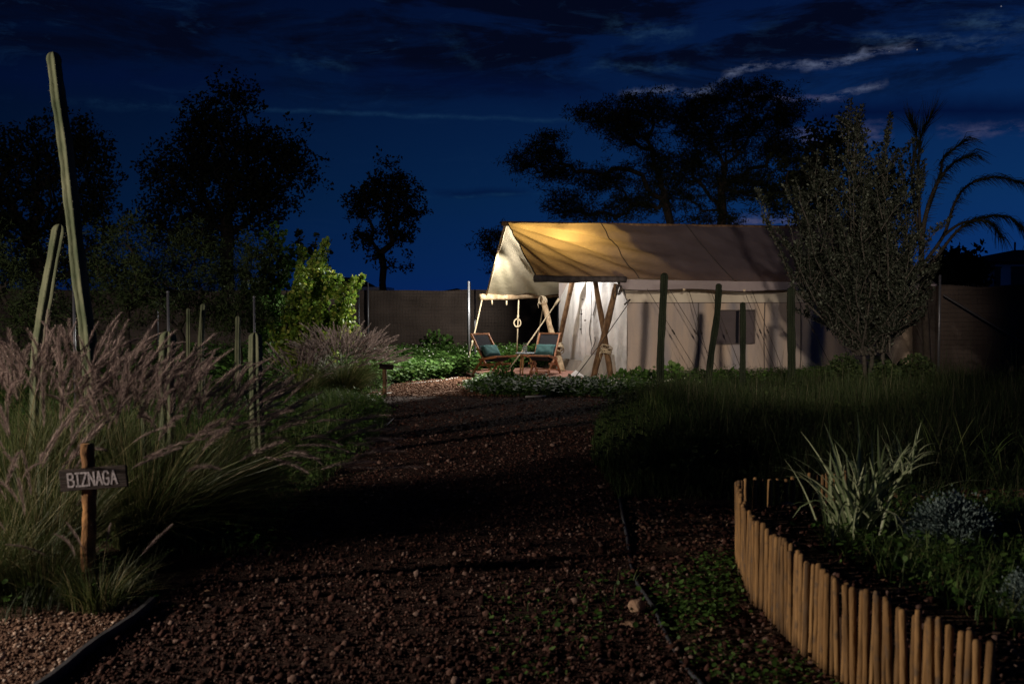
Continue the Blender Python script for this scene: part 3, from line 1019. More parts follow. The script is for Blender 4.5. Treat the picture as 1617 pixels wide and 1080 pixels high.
tree('tall_tree', 'broad black tree at the far left edge with two rounded crowns', 'tree', gx(60, Yt), trunkpts(60, 55, 400, Yt), [
    (20, 250, 75, 78), (-40, 300, 70, 90), (100, 250, 58, 75), (150, 270, 45, 55), (60, 330, 100, 60), (140, 350, 55, 55), (20, 400, 90, 60), (120, 420, 60, 50), (200, 440, 30, 30)],
    Yt, 260, 66, 0.20, 0.40, M_darkleaf, M_bark, 0.5, 21, g)
tree('tall_tree', 'tallest black tree on the left, wide lobed crown over a single trunk', 'tree', gx(355, Yt), trunkpts(362, 356, 340, Yt), [
    (365, 172, 42, 40), (320, 205, 50, 48), (410, 215, 48, 42), (455, 255, 46, 40), (300, 260, 50, 42), (250, 275, 26, 30), (370, 270, 75, 55), (480, 272, 26, 22), (285, 310, 58, 34),
    (420, 318, 48, 30), (350, 345, 80, 32), (240, 345, 30, 22), (300, 375, 70, 30), (415, 300, 40, 26)],
    Yt, 300, 66, 0.20, 0.40, M_darkleaf, M_bark, 0.32, 22, g)
tree('slender_tree', 'small round headed black tree alone against the sky, in the middle gap', 'tree', gx(605, 44), trunkpts(606, 603, 400, 44), [
    (610, 285, 34, 30), (580, 305, 28, 26), (640, 305, 28, 26), (655, 335, 22, 22), (565, 330, 20, 20), (605, 330, 50, 36), (580, 372, 24, 22), (630, 370, 30, 20), (600, 408, 16, 14), (640, 425, 20, 6)],
    44, 130, 55, 0.15, 0.22, M_darkleaf, M_bark, 0.16, 23, g)
tree('spreading_tree', 'feathery black tree behind the tent roof, left one of two, reaching low to the left', 'tree', gx(1075, 40), trunkpts(1085, 1050, 315, 40), [
    (985, 185, 62, 34), (930, 182, 28, 12), (1040, 178, 24, 20), (1000, 215, 45, 16), (1010, 160, 30, 14),
    (855, 235, 42, 28), (830, 255, 22, 20), (880, 272, 46, 18), (960, 285, 60, 20), (885, 318, 40, 16), (930, 335, 70, 12), (1000, 322, 45, 20), (1040, 270, 30, 50)],
    40, 330, 110, 0.16, 0.33, M_darkleaf, M_bark, 0.18, 24, g, lv=NARROW_V, flat=0.5, w=0.25)
tree('spreading_tree', 'feathery black tree behind the tent roof, taller right one of two', 'tree', gx(1140, 42), trunkpts(1132, 1140, 300, 42), [
    (1120, 165, 46, 28), (1185, 155, 50, 26), (1190, 135, 30, 10), (1225, 190, 50, 24), (1250, 168, 30, 10), (1140, 215, 75, 34), (1235, 240, 48, 34), (1085, 190, 30, 28),
    (1090, 260, 34, 34), (1150, 285, 60, 40), (1230, 305, 44, 34), (1120, 345, 60, 12), (1270, 275, 26, 24), (1075, 310, 30, 24)],
    42, 430, 110, 0.17, 0.34, M_darkleaf, M_bark, 0.20, 28, g, lv=NARROW_V, flat=0.5, w=0.25)
tree('low_tree', 'low black tree showing just left of the tent gable', 'tree', gx(790, 38), trunkpts(800, 798, 430, 38), [
    (785, 375, 24, 14), (770, 390, 16, 8), (800, 400, 18, 24), (785, 428, 16, 6)], 38, 42, 60, 0.18, 0.25, M_darkleaf, M_bark, 0.12, 25, g, lv=NARROW_V, flat=0.5)
tree('dark_tree', 'black bushy tree behind the tent, just left of the silver leaved tree', 'tree', gx(1290, 34), trunkpts(1300, 1300, 330, 34), [
    (1290, 250, 50, 42), (1320, 230, 36, 34), (1275, 310, 50, 40), (1330, 300, 46, 50), (1370, 360, 50, 50), (1400, 300, 30, 50)],
    34, 110, 70, 0.16, 0.30, M_darkleaf, M_bark, 0.25, 26, g)
tree('round_tree', 'round black tree top peeping over the right fence beside the house', 'tree', gx(1515, 42), trunkpts(1512, 1512, 435, 42), [
    (1508, 425, 26, 28), (1490, 440, 22, 26), (1528, 440, 18, 16)], 42, 80, 60, 0.26, 0.26, M_darkleaf, M_bark, 0.2, 27, g)

# dark feathery shrubs on the left, in front of the fence
g2 = 'dark feathery shrubs in front of the left fence'
for i, (px, Y, lobes, lab) in enumerate((
    (200, 17.5, [(190, 420, 60, 62), (160, 480, 50, 50), (230, 470, 50, 50), (200, 360, 30, 34)], 'dark feathery shrub right behind the tallest cactus'),
    (290, 18.5, [(280, 400, 58, 40), (260, 450, 60, 50), (320, 450, 50, 60), (310, 365, 30, 26)], 'dark feathery shrub in front of the tallest black tree'),
    (375, 19.0, [(370, 430, 45, 50), (380, 480, 50, 50), (350, 500, 45, 40), (400, 400, 30, 34)], 'dark feathery shrub at the left side of the lime green shrub'),
    (30, 16.5, [(20, 470, 60, 60), (-20, 420, 50, 60), (70, 500, 50, 50)], 'dark feathery shrub at the far left edge behind the leaning cactus'),
)):
    tree('feathery_shrub', lab, 'shrub', gx(px, Y), trunkpts(px, px, 520, Y, 4, i), lobes, Y, 75, 110, 0.09, 0.20, M_feather, M_bark, 0.05, 40 + i, g2,
         lv=NARROW_V, flat=0.7, tip=0.005)


# shrub and tree built from upright leafy shoots
def shoot_tree(name, label, cat, base, shoots, mleaf, mbark, leaf, per_m, r0, seed, spread=0.05, lv=ROUND_V, lf=ROUND_F, group=None, out=1.0, up=0.3, fork=None):
    rng = np.random.default_rng(seed)
    root = thing(name, base, label, cat, group)
    mb = MB()
    P = []; D = []
    for (a, b, rad) in shoots:
        a = Vector(a); b = Vector(b)
        L = (b - a).length
        mid = a.lerp(b, 0.5) + Vector(rng.normal(size=3) * 0.06 * L)
        pts = [a, a.lerp(mid, 0.5), mid, mid.lerp(b, 0.5) + Vector(rng.normal(size=3) * 0.02 * L), b]
        mb.tube(pts, [rad, rad * 0.85, rad * 0.6, rad * 0.4, rad * 0.15], 5, False)
        k = int(L * per_m * rng.uniform(0.35, 1.5))
        for t in rng.random(k) ** 0.8:
            i = min(3, int(t * 4)); q = pts[i].lerp(pts[i + 1], t * 4 - i)
            d = rng.normal(size=3); d[2] = abs(d[2]) * 0.5 + up
            d /= np.linalg.norm(d)
            wid = spread * (0.5 + math.sin(PI * min(1, t * 0.9 + 0.1)))
            P.append(np.array(q) + d * wid * rng.random()); D.append(d * out + rng.normal(size=3) * 0.3)
    mb.build('branches', mbark, root, True)
    P = np.array(P); D = np.array(D); n = len(P)
    V, Fc = scatter(lv, lf, P, frames(D, rng), rng.uniform(0.6, 1.25, n) * leaf)
    link('leaves', npmesh('leaves', V, Fc, np.repeat(rng.random(n) ** 1.7, len(lf))), mleaf, root)
    return root


def shoots_from(base, tips, rng, r0, subs=6, subl=0.5, Y=None, upw=0.8):
    """main stems base->tips, each with side shoots."""
    out = []
    base = Vector(base)
    for tpt in tips:
        t = Vector(tpt)
        out.append((base + Vector(rng.normal(size=3) * [0.08, 0.08, 0]), t, r0))
        L = (t - base).length
        for k in range(subs):
            f = rng.uniform(0.25, 0.95)
            s = base.lerp(t, f)
            d = Vector((rng.normal(), rng.normal(), abs(rng.normal()) * 0.5 + upw)).normalized()
            out.append((s, s + d * subl * rng.uniform(0.5, 1.2), r0 * 0.4))
    return out


rngs = np.random.default_rng(5)
# lime green shrub lit by the porch lamp
Yb = 20.0
bb = gx(480, Yb)
tips = [at(x, y, Yb + dy) for x, y, dy in ((515, 380, 0.2), (500, 400, -0.4), (480, 400, 0.3), (522, 430, 0), (545, 450, -0.2), (572, 436, 0.1), (555, 470, 0.3), (560, 505, -0.3),
                                           (490, 440, -0.6), (470, 430, 0), (460, 460, -0.5), (540, 500, -0.6), (510, 480, -0.8), (450, 500, -0.3), (440, 520, 0.3), (535, 530, -0.7), (485, 500, -0.9), (575, 445, 0.3), (560, 440, -0.3), (450, 540, -0.8), (430, 530, -0.4), (565, 530, 0), (465, 545, -0.6), (510, 540, -0.9), (500, 425, 0.8), (530, 455, 0.7))]
shoot_tree('lime_shrub', 'bright lime green leafy shrub glowing in the porch light behind the plumed grass', 'shrub', bb,
           shoots_from(bb, tips, rngs, 0.018, 7, 0.42), M_lime, M_greybark, 0.074, 150, 0.02, 51, 0.07)
Yc = 21.5
bc = gx(430, Yc)
tips = [at(x, y, Yc + dy) for x, y, dy in ((432, 352, 0), (420, 385, -0.3), (445, 380, 0.3), (460, 385, 0), (410, 420, 0.2), (400, 450, -0.3), (430, 430, -0.5), (450, 430, -0.5), (390, 470, 0.3), (475, 420, 0.4), (385, 430, 0.5), (415, 480, -0.7), (445, 480, -0.6))]
shoot_tree('leafy_shrub', 'taller dim olive green shrub behind and left of the lime green one', 'shrub', bc,
           shoots_from(bc, tips, rngs, 0.022, 7, 0.5), M_weed, M_bark, 0.09, 85, 0.02, 52, 0.08)
bd = gx(490, 22.5)
tips = [at(x, y, 22.5) for x, y in ((500, 372), (520, 376), (470, 362), (488, 392))]
shoot_tree('thin_shrub', 'sparse dark branches with few leaves above the lime green shrub', 'shrub', bd,
           shoots_from(bd, tips, rngs, 0.018, 3, 0.35), M_darkleaf, M_bark, 0.09, 40, 0.02, 53, 0.05)

# silver leaved tree on the right
Yo = 18.6
bo = gx(1378, Yo)
tips = [at(x, y, Yo + dy) for x, y, dy in ((1350, 165, 0), (1338, 200, 0.3), (1365, 205, -0.4), (1395, 175, 0.2), (1410, 195, -0.2), (1385, 230, 0.5), (1425, 240, 0.3), (1340, 240, -0.5),
                                           (1235, 290, 0), (1250, 300, 0.5), (1280, 290, -0.4), (1300, 270, 0.4), (1225, 345, -0.3), (1215, 380, 0.2), (1240, 400, -0.6), (1265, 350, -0.8), (1300, 330, -0.8),
                                           (1320, 280, 0.7), (1430, 300, -0.6), (1455, 290, 0.3), (1440, 360, 0.5), (1465, 380, -0.3), (1460, 430, 0.2), (1330, 350, -1.0), (1370, 310, -0.9), (1400, 320, -1.0),
                                           (1270, 430, -0.5), (1350, 400, -1.2), (1440, 430, -0.8), (1250, 450, 0.1), (1480, 450, 0.2), (1310, 460, -1.0), (1420, 470, -0.9), (1375, 260, 0.6), (1360, 450, -1.2), (1290, 480, -0.6))]
sh = []
stems = [gx(1382, Yo), gx(1374, Yo + 0.1), gx(1390, Yo - 0.1)]
forks = [at(1364, 560, Yo), at(1379, 550, Yo + 0.1), at(1394, 556, Yo - 0.1)]
tips += [at(x, y, Yo + dy) for x, y, dy in ((1300, 500, -0.8), (1330, 505, 0.3), (1430, 500, -0.5), (1460, 490, 0.3), (1410, 520, -0.8), (1275, 470, 0.6), (1355, 490, 0.8), (1240, 330, 0.8), (1260, 390, 0.8), (1220, 420, -0.2), (1235, 440, 0.5), (1410, 400, 0.9), (1320, 420, 0.9), (1300, 440, -1.2))]
for i, t in enumerate(tips):
    k = 0 if t.x < forks[0].x else (1 if t.x < forks[2].x else 2)
    fk = forks[k]
    f2 = fk.lerp(t, 0.0)
    sh += shoots_from(fk, [t + Vector(rngs.normal(size=3) * 0.12)], rngs, 0.024, 8, 0.80, upw=1.9)
ot = shoot_tree('silver_tree', 'silvery grey leaved multi stemmed tree in front of the right end of the tent', 'tree', bo,
                sh, M_olive, M_greybark, 0.060, 160, 0.03, 61, 0.07, lv=LEAF_V, lf=LEAF_F, up=0.8)
mb = MB()
for s_, f_ in zip((stems[1], stems[0], stems[2]), forks):
    m_ = s_.lerp(f_, 0.5) + Vector((random.uniform(-.08, .08), 0, 0))
    mb.tube([s_, m_, f_], [0.05, 0.042, 0.035], 8)
mb.build('trunk', M_greybark, ot, True)

# bare arching tree with hanging needles at the right edge
Yw = 20.0
root = thing('arching_tree', gx(1462, Yw), 'dark wispy tree with long arching drooping branches against the sky, right of the silver tree', 'tree')
mb = MB()
curves = [
    [(1466, 600), (1460, 480), (1455, 400), (1462, 340), (1480, 290), (1505, 258), (1530, 247)],
    [(1455, 400), (1452, 340), (1450, 270), (1455, 215), (1468, 188)],
    [(1456, 420), (1490, 372), (1508, 320), (1530, 292), (1570, 280), (1612, 288), (1640, 300)],
    [(1456, 440), (1485, 398), (1515, 362), (1550, 344), (1590, 342), (1618, 365), (1630, 390)],
    [(1455, 400), (1445, 330), (1440, 270), (1448, 220), (1440, 195)],
    [(1462, 340), (1485, 275), (1490, 250), (1520, 225)],
    [(1490, 372), (1520, 352), (1560, 350), (1580, 372)],
]
rw = np.random.default_rng(8)
nP = []; nD = []; nL = []
fine = MB()
for ci, cv in enumerate(curves):
    ws = [at(x, y, Yw + 0.15 * rw.normal()) for x, y in cv]
    sm = []
    for i in range(len(ws) - 1):
        for t in np.linspace(0, 1, 6, endpoint=False):
            p0 = ws[max(i - 1, 0)]; p1 = ws[i]; p2 = ws[i + 1]; p3 = ws[min(i + 2, len(ws) - 1)]
            sm.append(0.5 * ((2 * p1) + (p2 - p0) * t + (2 * p0 - 5 * p1 + 4 * p2 - p3) * t * t + (3 * p1 - p0 - 3 * p2 + p3) * t ** 3))
    sm.append(ws[-1])
    k = len(sm)
    big = 0.075 if ci == 0 else 0.038
    mb.tube(sm, [big * (1 - 0.88 * i / (k - 1)) for i in range(k)], 6, False)
    for i in range(max(4, int(k * 0.28)), k):
        for q in range(11):
            d = (sm[min(i + 1, k - 1)] - sm[i - 1]).normalized()
            side = Vector(rw.normal(size=3)) * 0.35
            p = sm[i] + (sm[i - 1] - sm[i]) * rw.random()
            L = rw.uniform(0.18, 0.46) * (0.6 + 0.6 * i / k)
            v = (d + side * 0.7).normalized()
            e1 = p + v * L * 0.5
            e2 = e1 + (v * 0.6 + Vector((0, 0, -0.55 if cv[-1][0] > 1500 else 0.15))).normalized() * L * 0.6
            fine.tube([p, e1, e2], [0.007, 0.005, 0.002], 3, False)
mb.build('trunk', M_bark, root, True)
fine.build('needles', M_darkleaf, root)


# ------------------------------------------------------------------ cacti
M_cactus_shade = mat('shaded cactus skin', (0.005, 0.008, 0.004), 0.8, (0.011, 0.016, 0.008), 6, 0.5, 22, stretch=(1, 1, 0.5), spec=0.15)  # darkened copy of the cactus skin; shade on these cacti put into colour


def cactus(axis, radius, ribs, label, group, seed=0, taper=0.9, m=None):
    """axis: list of points bottom to top; ribbed column with a domed tip."""
    rr = random.Random(seed)
    ax = [Vector(p) for p in axis]
    sm = []
    nseg = 9
    for i in range(len(ax) - 1):
        for t in np.linspace(0, 1, nseg, endpoint=False):
            p0 = ax[max(i - 1, 0)]; p1 = ax[i]; p2 = ax[i + 1]; p3 = ax[min(i + 2, len(ax) - 1)]
            sm.append(0.5 * ((2 * p1) + (p2 - p0) * t + (2 * p0 - 5 * p1 + 4 * p2 - p3) * t * t + (3 * p1 - p0 - 3 * p2 + p3) * t ** 3))
    sm.append(ax[-1])
    d = (sm[-1] - sm[-2]).normalized()
    for q in (0.35, 0.62, 0.82, 0.95):
        sm.append(ax[-1] + d * radius * q)
    k = len(sm); kb = k - 4
    root = thing('cactus', ax[0], label, 'cactus', group)
    per = ribs * 6
    V = []
    A = Vector((1, 0, 0))
    ph = rr.uniform(0, 1)
    ridge_pts = []
    for i, p in enumerate(sm):
        t = (sm[min(i + 1, k - 1)] - sm[max(i - 1, 0)]).normalized()
        A = (A - t * A.dot(t)).normalized(); B = t.cross(A)
        if i < kb:
            sc = 1.0 + 0.05 * math.sin(i * 0.7 + seed) + 0.03 * math.sin(i * 1.9)
            sc *= 1 + (taper - 1) * i / kb
        else:
            sc = taper * (0.97, 0.80, 0.55, 0.22)[i - kb]
        for s in range(per):
            an = 2 * PI * s / per + ph
            w = 0.5 + 0.5 * math.cos(4 * PI * 0 + ribs * 2 * PI * s / per)
            r = radius * sc * (0.50 + 0.50 * w ** 0.8)
            q = p + (A * math.cos(an) + B * math.sin(an)) * r
            V.append(tuple(q))
            if s % 6 == 0 and i < kb and i % 1 == 0:
                ridge_pts.append((q, (A * math.cos(an) + B * math.sin(an)).normalized()))
    Fc = []
    for i in range(k - 1):
        for s in range(per):
            s2 = (s + 1) % per
            Fc.append((i * per + s, i * per + s2, (i + 1) * per + s2, (i + 1) * per + s))
    Fc.append(tuple((k - 1) * per + s for s in range(per)))
    mb = MB(); mb.add(V, Fc)
    mb.build('stem', m or M_cactus, root, True)
    sp = MB()
    for q, n_ in ridge_pts:
        for _ in range(2):
            dd = (n_ + Vector((rr.gauss(0, .5), rr.gauss(0, .5), rr.gauss(0, .5)))).normalized() * radius * rr.uniform(.15, .3)
            w_ = n_.orthogonal().normalized() * radius * 0.02
            sp.add([tuple(q - w_), tuple(q + w_), tuple(q + dd)], [(0, 1, 2)])
    sp.build('spines', M_areole, root)['kind'] = 'stuff'
    return root


gc = 'column cacti on the left behind the plumed grass'
Y1 = 9.4
cactus([gx(148, Y1), at(141, 560, Y1), at(126, 440, Y1), at(113, 320, Y1), at(103, 230, Y1), at(93, 160, Y1), at(85, 95, Y1)], 0.078, 5,
       'tallest column cactus on the left, leaning with its tip high in the sky', gc, 1, 0.84)
cactus([gx(52, 9.9), at(62, 560, 9.9), at(76, 460, 9.9), at(93, 366, 9.9)], 0.078, 5,
       'leaning cactus crossing behind the foot of the tallest cactus, cut off at its top', gc, 2, 0.85)
cactus([gx(262, 10.2), at(263, 600, 10.2), at(265, 535, 10.2)], 0.082, 6, 'stout round topped cactus with a steel post rising behind it', gc, 3, 1.0)
cactus([gx(406, 10.2), at(404, 620, 10.2), at(403, 535, 10.2)], 0.068, 6, 'round topped cactus at the right end of the plumed grass', gc, 4, 1.0)
cactus([gx(229, 8.6), at(229, 700, 8.6), at(229, 634, 8.6)], 0.032, 6, 'small cactus standing low among the plumes', gc, 5, 0.9)
cactus([gx(297, 15), at(297, 550, 15), at(297, 490, 15)], 0.035, 6, 'leftmost of three thin cacti near the fence', gc, 6, 0.9)
cactus([gx(317, 15.4), at(317, 550, 15.4), at(321, 484, 15.4)], 0.048, 6, 'middle and thickest of three thin cacti near the fence', gc, 7, 0.9)
cactus([gx(375, 15.8), at(375, 560, 15.8), at(376, 503, 15.8)], 0.045, 6, 'rightmost of three thin cacti near the fence', gc, 8, 0.9)
gd = 'dark column cacti in front of the tent side wall'
cactus([gx(1043, 18.2), at(1043, 560, 18.2), at(1046, 500, 18.2), at(1049, 437, 18.2)], 0.075, 6, 'tallest dark cactus before the tent side, nearest the door', gd, 9, 1.0, m=M_cactus_shade)
cactus([gx(1118, 18.4), at(1123, 560, 18.4), at(1132, 500, 18.4), at(1135, 453, 18.4)], 0.064, 6, 'dark cactus leaning over the left edge of the tent window', gd, 10, 0.95, m=M_cactus_shade)
cactus([gx(1173, 17.6), at(1173, 560, 17.6), at(1173, 482, 17.6)], 0.058, 6, 'shortest dark cactus, standing in front of the tent window', gd, 11, 0.95, m=M_cactus_shade)
cactus([gx(1251, 18.0), at(1250, 560, 18.0), at(1249, 500, 18.0), at(1249, 460, 18.0)], 0.078, 6, 'thick dark cactus touching the left foliage of the silver tree', gd, 12, 0.95, m=M_cactus_shade)

# ------------------------------------------------------------------ the tent
al = math.radians(22)
D_ = Vector((math.cos(al), math.sin(al), 0))       # along the ridge, away to the right
N_ = Vector((-math.sin(al), math.cos(al), 0))      # across, away from the camera
A_ = Vector((2.54, 22.0, 0))                       # near front corner of the room
WID = 3.6
LEN = 8.4
B_ = A_ + N_ * WID
WALL = 1.70
tent = thing('safari_tent', A_, 'long canvas safari tent on log poles with open lit porch', 'tent')
MID = A_ + N_ * (WID / 2)
RL = MID - D_ * 2.12; RL.z = at(803, 350, RL.y).z                     # ridge end over the porch
RR = MID + D_ * LEN; RR.z = RL.z + 0.17
FL = at(849, 439, 20.75)                                             # front eave, porch end
FR = A_ + D_ * LEN - N_ * 0.5; FR.z = 2.16
FM = FL.lerp(FR, 0.18)
KL = at(769, 466, 25.0)                                              # back eave, porch end
KR = B_ + D_ * LEN + N_ * 0.5; KR.z = 2.05


def fronteave(u):
    p = FL.lerp(FR, u)
    return p


def roof_pt(u, v, front=True):
    a = RL.lerp(RR, u); b = (FL if front else KL).lerp(FR if front else KR, u)
    p = a.lerp(b, v)
    nrm = Vector((0, -0.5, 0.86)) if front else Vector((0, 0.5, 0.86))
    x = u * 10.5                                       # metres along
    y = v * 2.6
    # slack between frames, and folds fanning out of the ridge end
    sag = -0.035 * math.sin(PI * v) * (1 + 0.5 * math.cos(x * 1.7))
    ang = math.atan2(y, x * 0.9 + 0.25)
    rr = math.hypot(x, y)
    w = math.exp(-((x - 1.4) / 2.0) ** 2)
    fold = 0.060 * w * math.sin(19 * ang + 1.3 * math.sin(rr * 1.5)) * min(1, rr / 0.9) * (0.4 + 0.6 * math.sin(PI * min(1, v * 1.1)))
    fold += 0.018 * w * math.sin(41 * ang + rr * 2 + 1)
    fold += 0.007 * math.sin(x * 3.1 + y * 2.0) + 0.004 * math.sin(x * 7.0 - y * 5 + math.sin(x * 2))
    sm_ = max(0.0, 1 - abs(x - 2.35) / 0.35) + max(0.0, 1 - abs(x - 4.7) / 0.35) + max(0, 1 - abs(x - 7.1) / .35)
    p = p + nrm * (sag + fold + 0.012 * sm_)
    if v < 0.02:
        p = a
    return p


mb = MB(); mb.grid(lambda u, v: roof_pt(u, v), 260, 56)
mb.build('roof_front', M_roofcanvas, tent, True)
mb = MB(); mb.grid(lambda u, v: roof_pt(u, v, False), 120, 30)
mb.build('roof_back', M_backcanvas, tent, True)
# seams of the front slope
for us in (0.223, 0.447, 0.676):
    mb = MB()
    mb.tube([roof_pt(us, v) + Vector((0, -0.008, 0.012)) for v in np.linspace(0.01, 1, 24)], 0.011, 5)
    mb.build('seam', M_cord, tent, True)
for (r0_, v0) in ((RL, FL), (RL, KL)):
    mb = MB()
    fr = v0 is FL
    mb.tube([roof_pt(0, v, fr) + Vector((-0.008, -0.004, 0)) for v in np.linspace(0.01, 1, 20)], 0.014, 6)
    mb.build('hem', M_rope if not fr else M_cord, tent, True)
# pole along the back gable edge, seen as a light rod with ties
mb = MB(); mb.tube([at(797, 356, RL.y + 0.15), at(768, 466, 24.9)], 0.022, 6); mb.build('gable_rod', M_palelog, tent, True)
mb = MB(); mb.tube([RL + Vector((-0.12, -0.05, -0.05)), RR + Vector((0.1, 0, -0.05))], 0.055, 8); mb.build('ridge_pole', M_log, tent, True)
# valance hanging from the front eave
mb = MB()


def val_pt(u, v):
    p = fronteave(0.36 + u * 0.64) if False else FM.lerp(FR, u)
    return p + Vector((0, -0.012 * math.sin(u * 60) * v - 0.02, -0.005 - v * (0.21 + 0.02 * math.sin(u * 23))))


M_val = canvas('valance canvas', (0.28, 0.24, 0.25), (0.36, 0.31, 0.31), (0.4, 0.35, 0.3), 0.1)
mb.grid(val_pt, 120, 4); mb.build('valance', M_val, tent, True)
mb = MB(); mb.tube([val_pt(u, 1) for u in np.linspace(0, 1, 40)], 0.009, 5); mb.build('valance_hem', M_cord, tent, True)
# logs
lf = at(845, 437, 20.7)


def wobblylog(a, b, r, seed, m=M_log, k=14, sides=10):
    rr = random.Random(seed)
    a, b = Vector(a), Vector(b)
    side = (b - a).orthogonal().normalized()
    pts = []; rad = []
    for i in range(k + 1):
        t = i / k
        pts.append(a.lerp(b, t) + side * 0.008 * r / 0.08 * math.sin(t * 9 + seed) + Vector((rr.uniform(-.004, .004), 0, rr.uniform(-.004, .004))))
        rad.append(r * (1 + 0.06 * math.sin(t * 17 + seed) + rr.uniform(-0.05, 0.05)) * (1 - 0.1 * t))
    mb = MB(); mb.tube(pts, rad, sides)
    return mb


M_unlitlog = mat('unlit eave log', (0.045, 0.038, 0.036), 0.9, (0.10, 0.085, 0.08), 9, 0.8, 16, bdist=0.02)  # log wood greyed and darkened; its unlit look is put into the colour
wobblylog(fronteave(-0.006) + Vector((0, -0.03, -0.02)), fronteave(0.192) + Vector((0, -0.03, -0.005)), 0.075, 1).build('front_eave_log', M_unlitlog, tent, True)
wobblylog(at(758, 470, 24.85), at(892, 465, 26.3), 0.085, 2).build('back_eave_log', M_palelog, tent, True)
# crossed poles
P1t, P1b = at(974, 449, 21.55), gx(936, 21.40)
P2t, P2b = at(936, 420, 22.35), gx(967, 21.15)
P3t, P3b = at(908, 425, 23.6), gx(873, 24.5)
P4t, P4b = at(857, 473, 25.25), gx(889, 23.9)
for i, (t, b, r, m) in enumerate(((P1t, P1b, 0.076, M_log), (P2t, P2b, 0.066, M_log), (P3t, P3b, 0.066, M_log), (P4t, P4b, 0.078, M_palelog))):
    wobblylog(b, t, r, 3 + i, m).build('crossed_pole', m, tent, True)


def lashing(c, axis, r, k, seed):
    rr = random.Random(seed)
    mb = MB()
    axis = Vector(axis).normalized()
    for j in range(k):
        t2 = (axis + Vector((rr.uniform(-.5, .5), rr.uniform(-.5, .5), rr.uniform(-.3, .3)))).normalized()
        a = t2.orthogonal().normalized(); b = t2.cross(a)
        cc = Vector(c) + axis * (j - k / 2) * 0.018
        mb.tube([cc + (a * math.cos(q) + b * math.sin(q)) * r for q in np.linspace(0, 2 * PI, 15)], 0.012, 5, False)
    mb.tube([Vector(c) + Vector((-r * .8, -r * .7, 0)), Vector(c) + Vector((-r * 1.2, -r * .9, -.10)), Vector(c) + Vector((-r * 1.0, -r, -.2))], 0.008, 5)
    return mb


lashing(at(957, 553, 21.33), P1t - P1b, 0.125, 8, 1).build('rope_lashing', M_rope, tent, True)
lashing(at(882, 549, 24.2), P4t - P4b, 0.12, 7, 2).build('rope_lashing', M_rope, tent, True)
lashing(at(857, 474, 25.2), D_, 0.105, 6, 3).build('rope_lashing', M_rope, tent, True)
lashing(at(977, 458, 21.4), D_, 0.10, 5, 4).build('rope_lashing', M_cord, tent, True)
# ropes
ropes = [
    (at(761, 474, 24.85), at(742, 556, 24.4), 0.017, M_rope),
    (at(819, 474, 25.0), at(816, 562, 25.3), 0.016, M_rope),
    (at(857, 488, 25.7), at(843, 566, 25.6), 0.016, M_rope),
    (at(878, 479, 25.3), at(797, 592, 22.8), 0.018, M_rope),
    (at(992, 480, 21.95), at(905, 600, 20.7), 0.010, M_cord),
    (at(905, 600, 20.7), at(888, 614, 19.9), 0.008, M_cord),
    (at(742, 556, 24.4), gx(737, 24.2), 0.012, M_rope),
]
for a, b, r, m in ropes:
    mb = MB()
    mb.tube([a, a.lerp(b, .5) + Vector((0, 0, -0.03)), b], r, 6); mb.build('guy_rope', m, tent, True)
for f in (0.78,):
    q = ropes[0][0].lerp(ropes[0][1], f)
    mb = MB(); mb.tube([q, q + Vector((-0.02, 0, -0.14))], 0.026, 6); mb.build('rope_knot', M_rope, tent, True)
c = at(817, 510, 25.1)
mb = MB(); mb.tube([c + Vector((0.085 * math.cos(q), 0, 0.10 * math.sin(q))) for q in np.linspace(0, 2 * PI, 18)], 0.016, 6, False)
mb.tube([c + Vector((0.01, 0, 0.09)), c + Vector((0.02, 0, 0.20))], 0.026, 6)
mb.build('rope_ring', M_rope, tent, True)
for px, py, Y in ((777, 478, 24.9), (800, 479, 25.0)):
    mb = MB(); mb.tube([at(px, py - 4, Y), at(px, py + 3, Y)], 0.018, 5); mb.build('toggle', M_rope, tent, True)

# door gable of the inner room: pentagon with soft vertical folds
PEAK = 3.25


def gable_pt(u, v):
    # u: 0 near corner A -> 1 far corner B
    top = WALL + 0.05 + (PEAK - WALL) * (1 - abs(2 * u - 1))
    z = 0.02 + v * (top - 0.02)
    p = A_ + N_ * (WID * u)
    fold = 0.055 * math.exp(-((u - 0.42) / 0.24) ** 2) * math.sin(u * 62 + 2.5 * math.sin(z * 1.3)) * (0.5 + 0.5 * (1 - v))
    fold += 0.02 * math.sin(u * 17 + z) * math.sin(PI * u)
    bulge = 0.10 * math.sin(PI * u) * math.sin(PI * min(1, v * 1.2))
    q = p - D_ * (fold + bulge)
    q.z = z
    return q


mb = MB(); mb.grid(gable_pt, 110, 40); mb.build('door_wall', M_white_c, tent, True)
# darker skirt along the door wall
mb = MB()
mb.grid(lambda u, v: gable_pt(0.06 + 0.92 * u, v * 0.0) - D_ * (0.16 + 0.03 * math.sin(u * 40) + 0.10 * (1 - v)) + Vector((0, 0, v * 0.30)), 70, 6)
mb.build('door_skirt', M_skirt, tent, True)
# loose flap spread to the ground between the crossed poles
ft = [at(958, 520, 21.9), at(985, 540, 21.8), at(915, 560, 22.2)]
mb = MB()


def flap_pt(u, v):
    top = at(925, 560, 22.9).lerp(at(970, 560, 21.95), u)
    bot = gx(903, 22.4).lerp(gx(974, 21.65), u) + Vector((0, 0, 0.02))
    p = top.lerp(bot, v)
    p += Vector((-0.03, -0.05, 0)) * math.sin(u * 16 + 2 * v) * v
    p += Vector((0, -0.12, -0.10)) * math.sin(PI * v) * 0.3
    return p


mb.grid(flap_pt, 40, 20); mb.build('door_flap', M_skirt, tent, True)
mb = MB()
mb.add([tuple(gx(897, 22.3, .035)), tuple(gx(928, 21.9, .035)), tuple(at(909, 584, 22.5))], [(0, 1, 2)])
mb.build('flap_corner', M_white_c, tent)
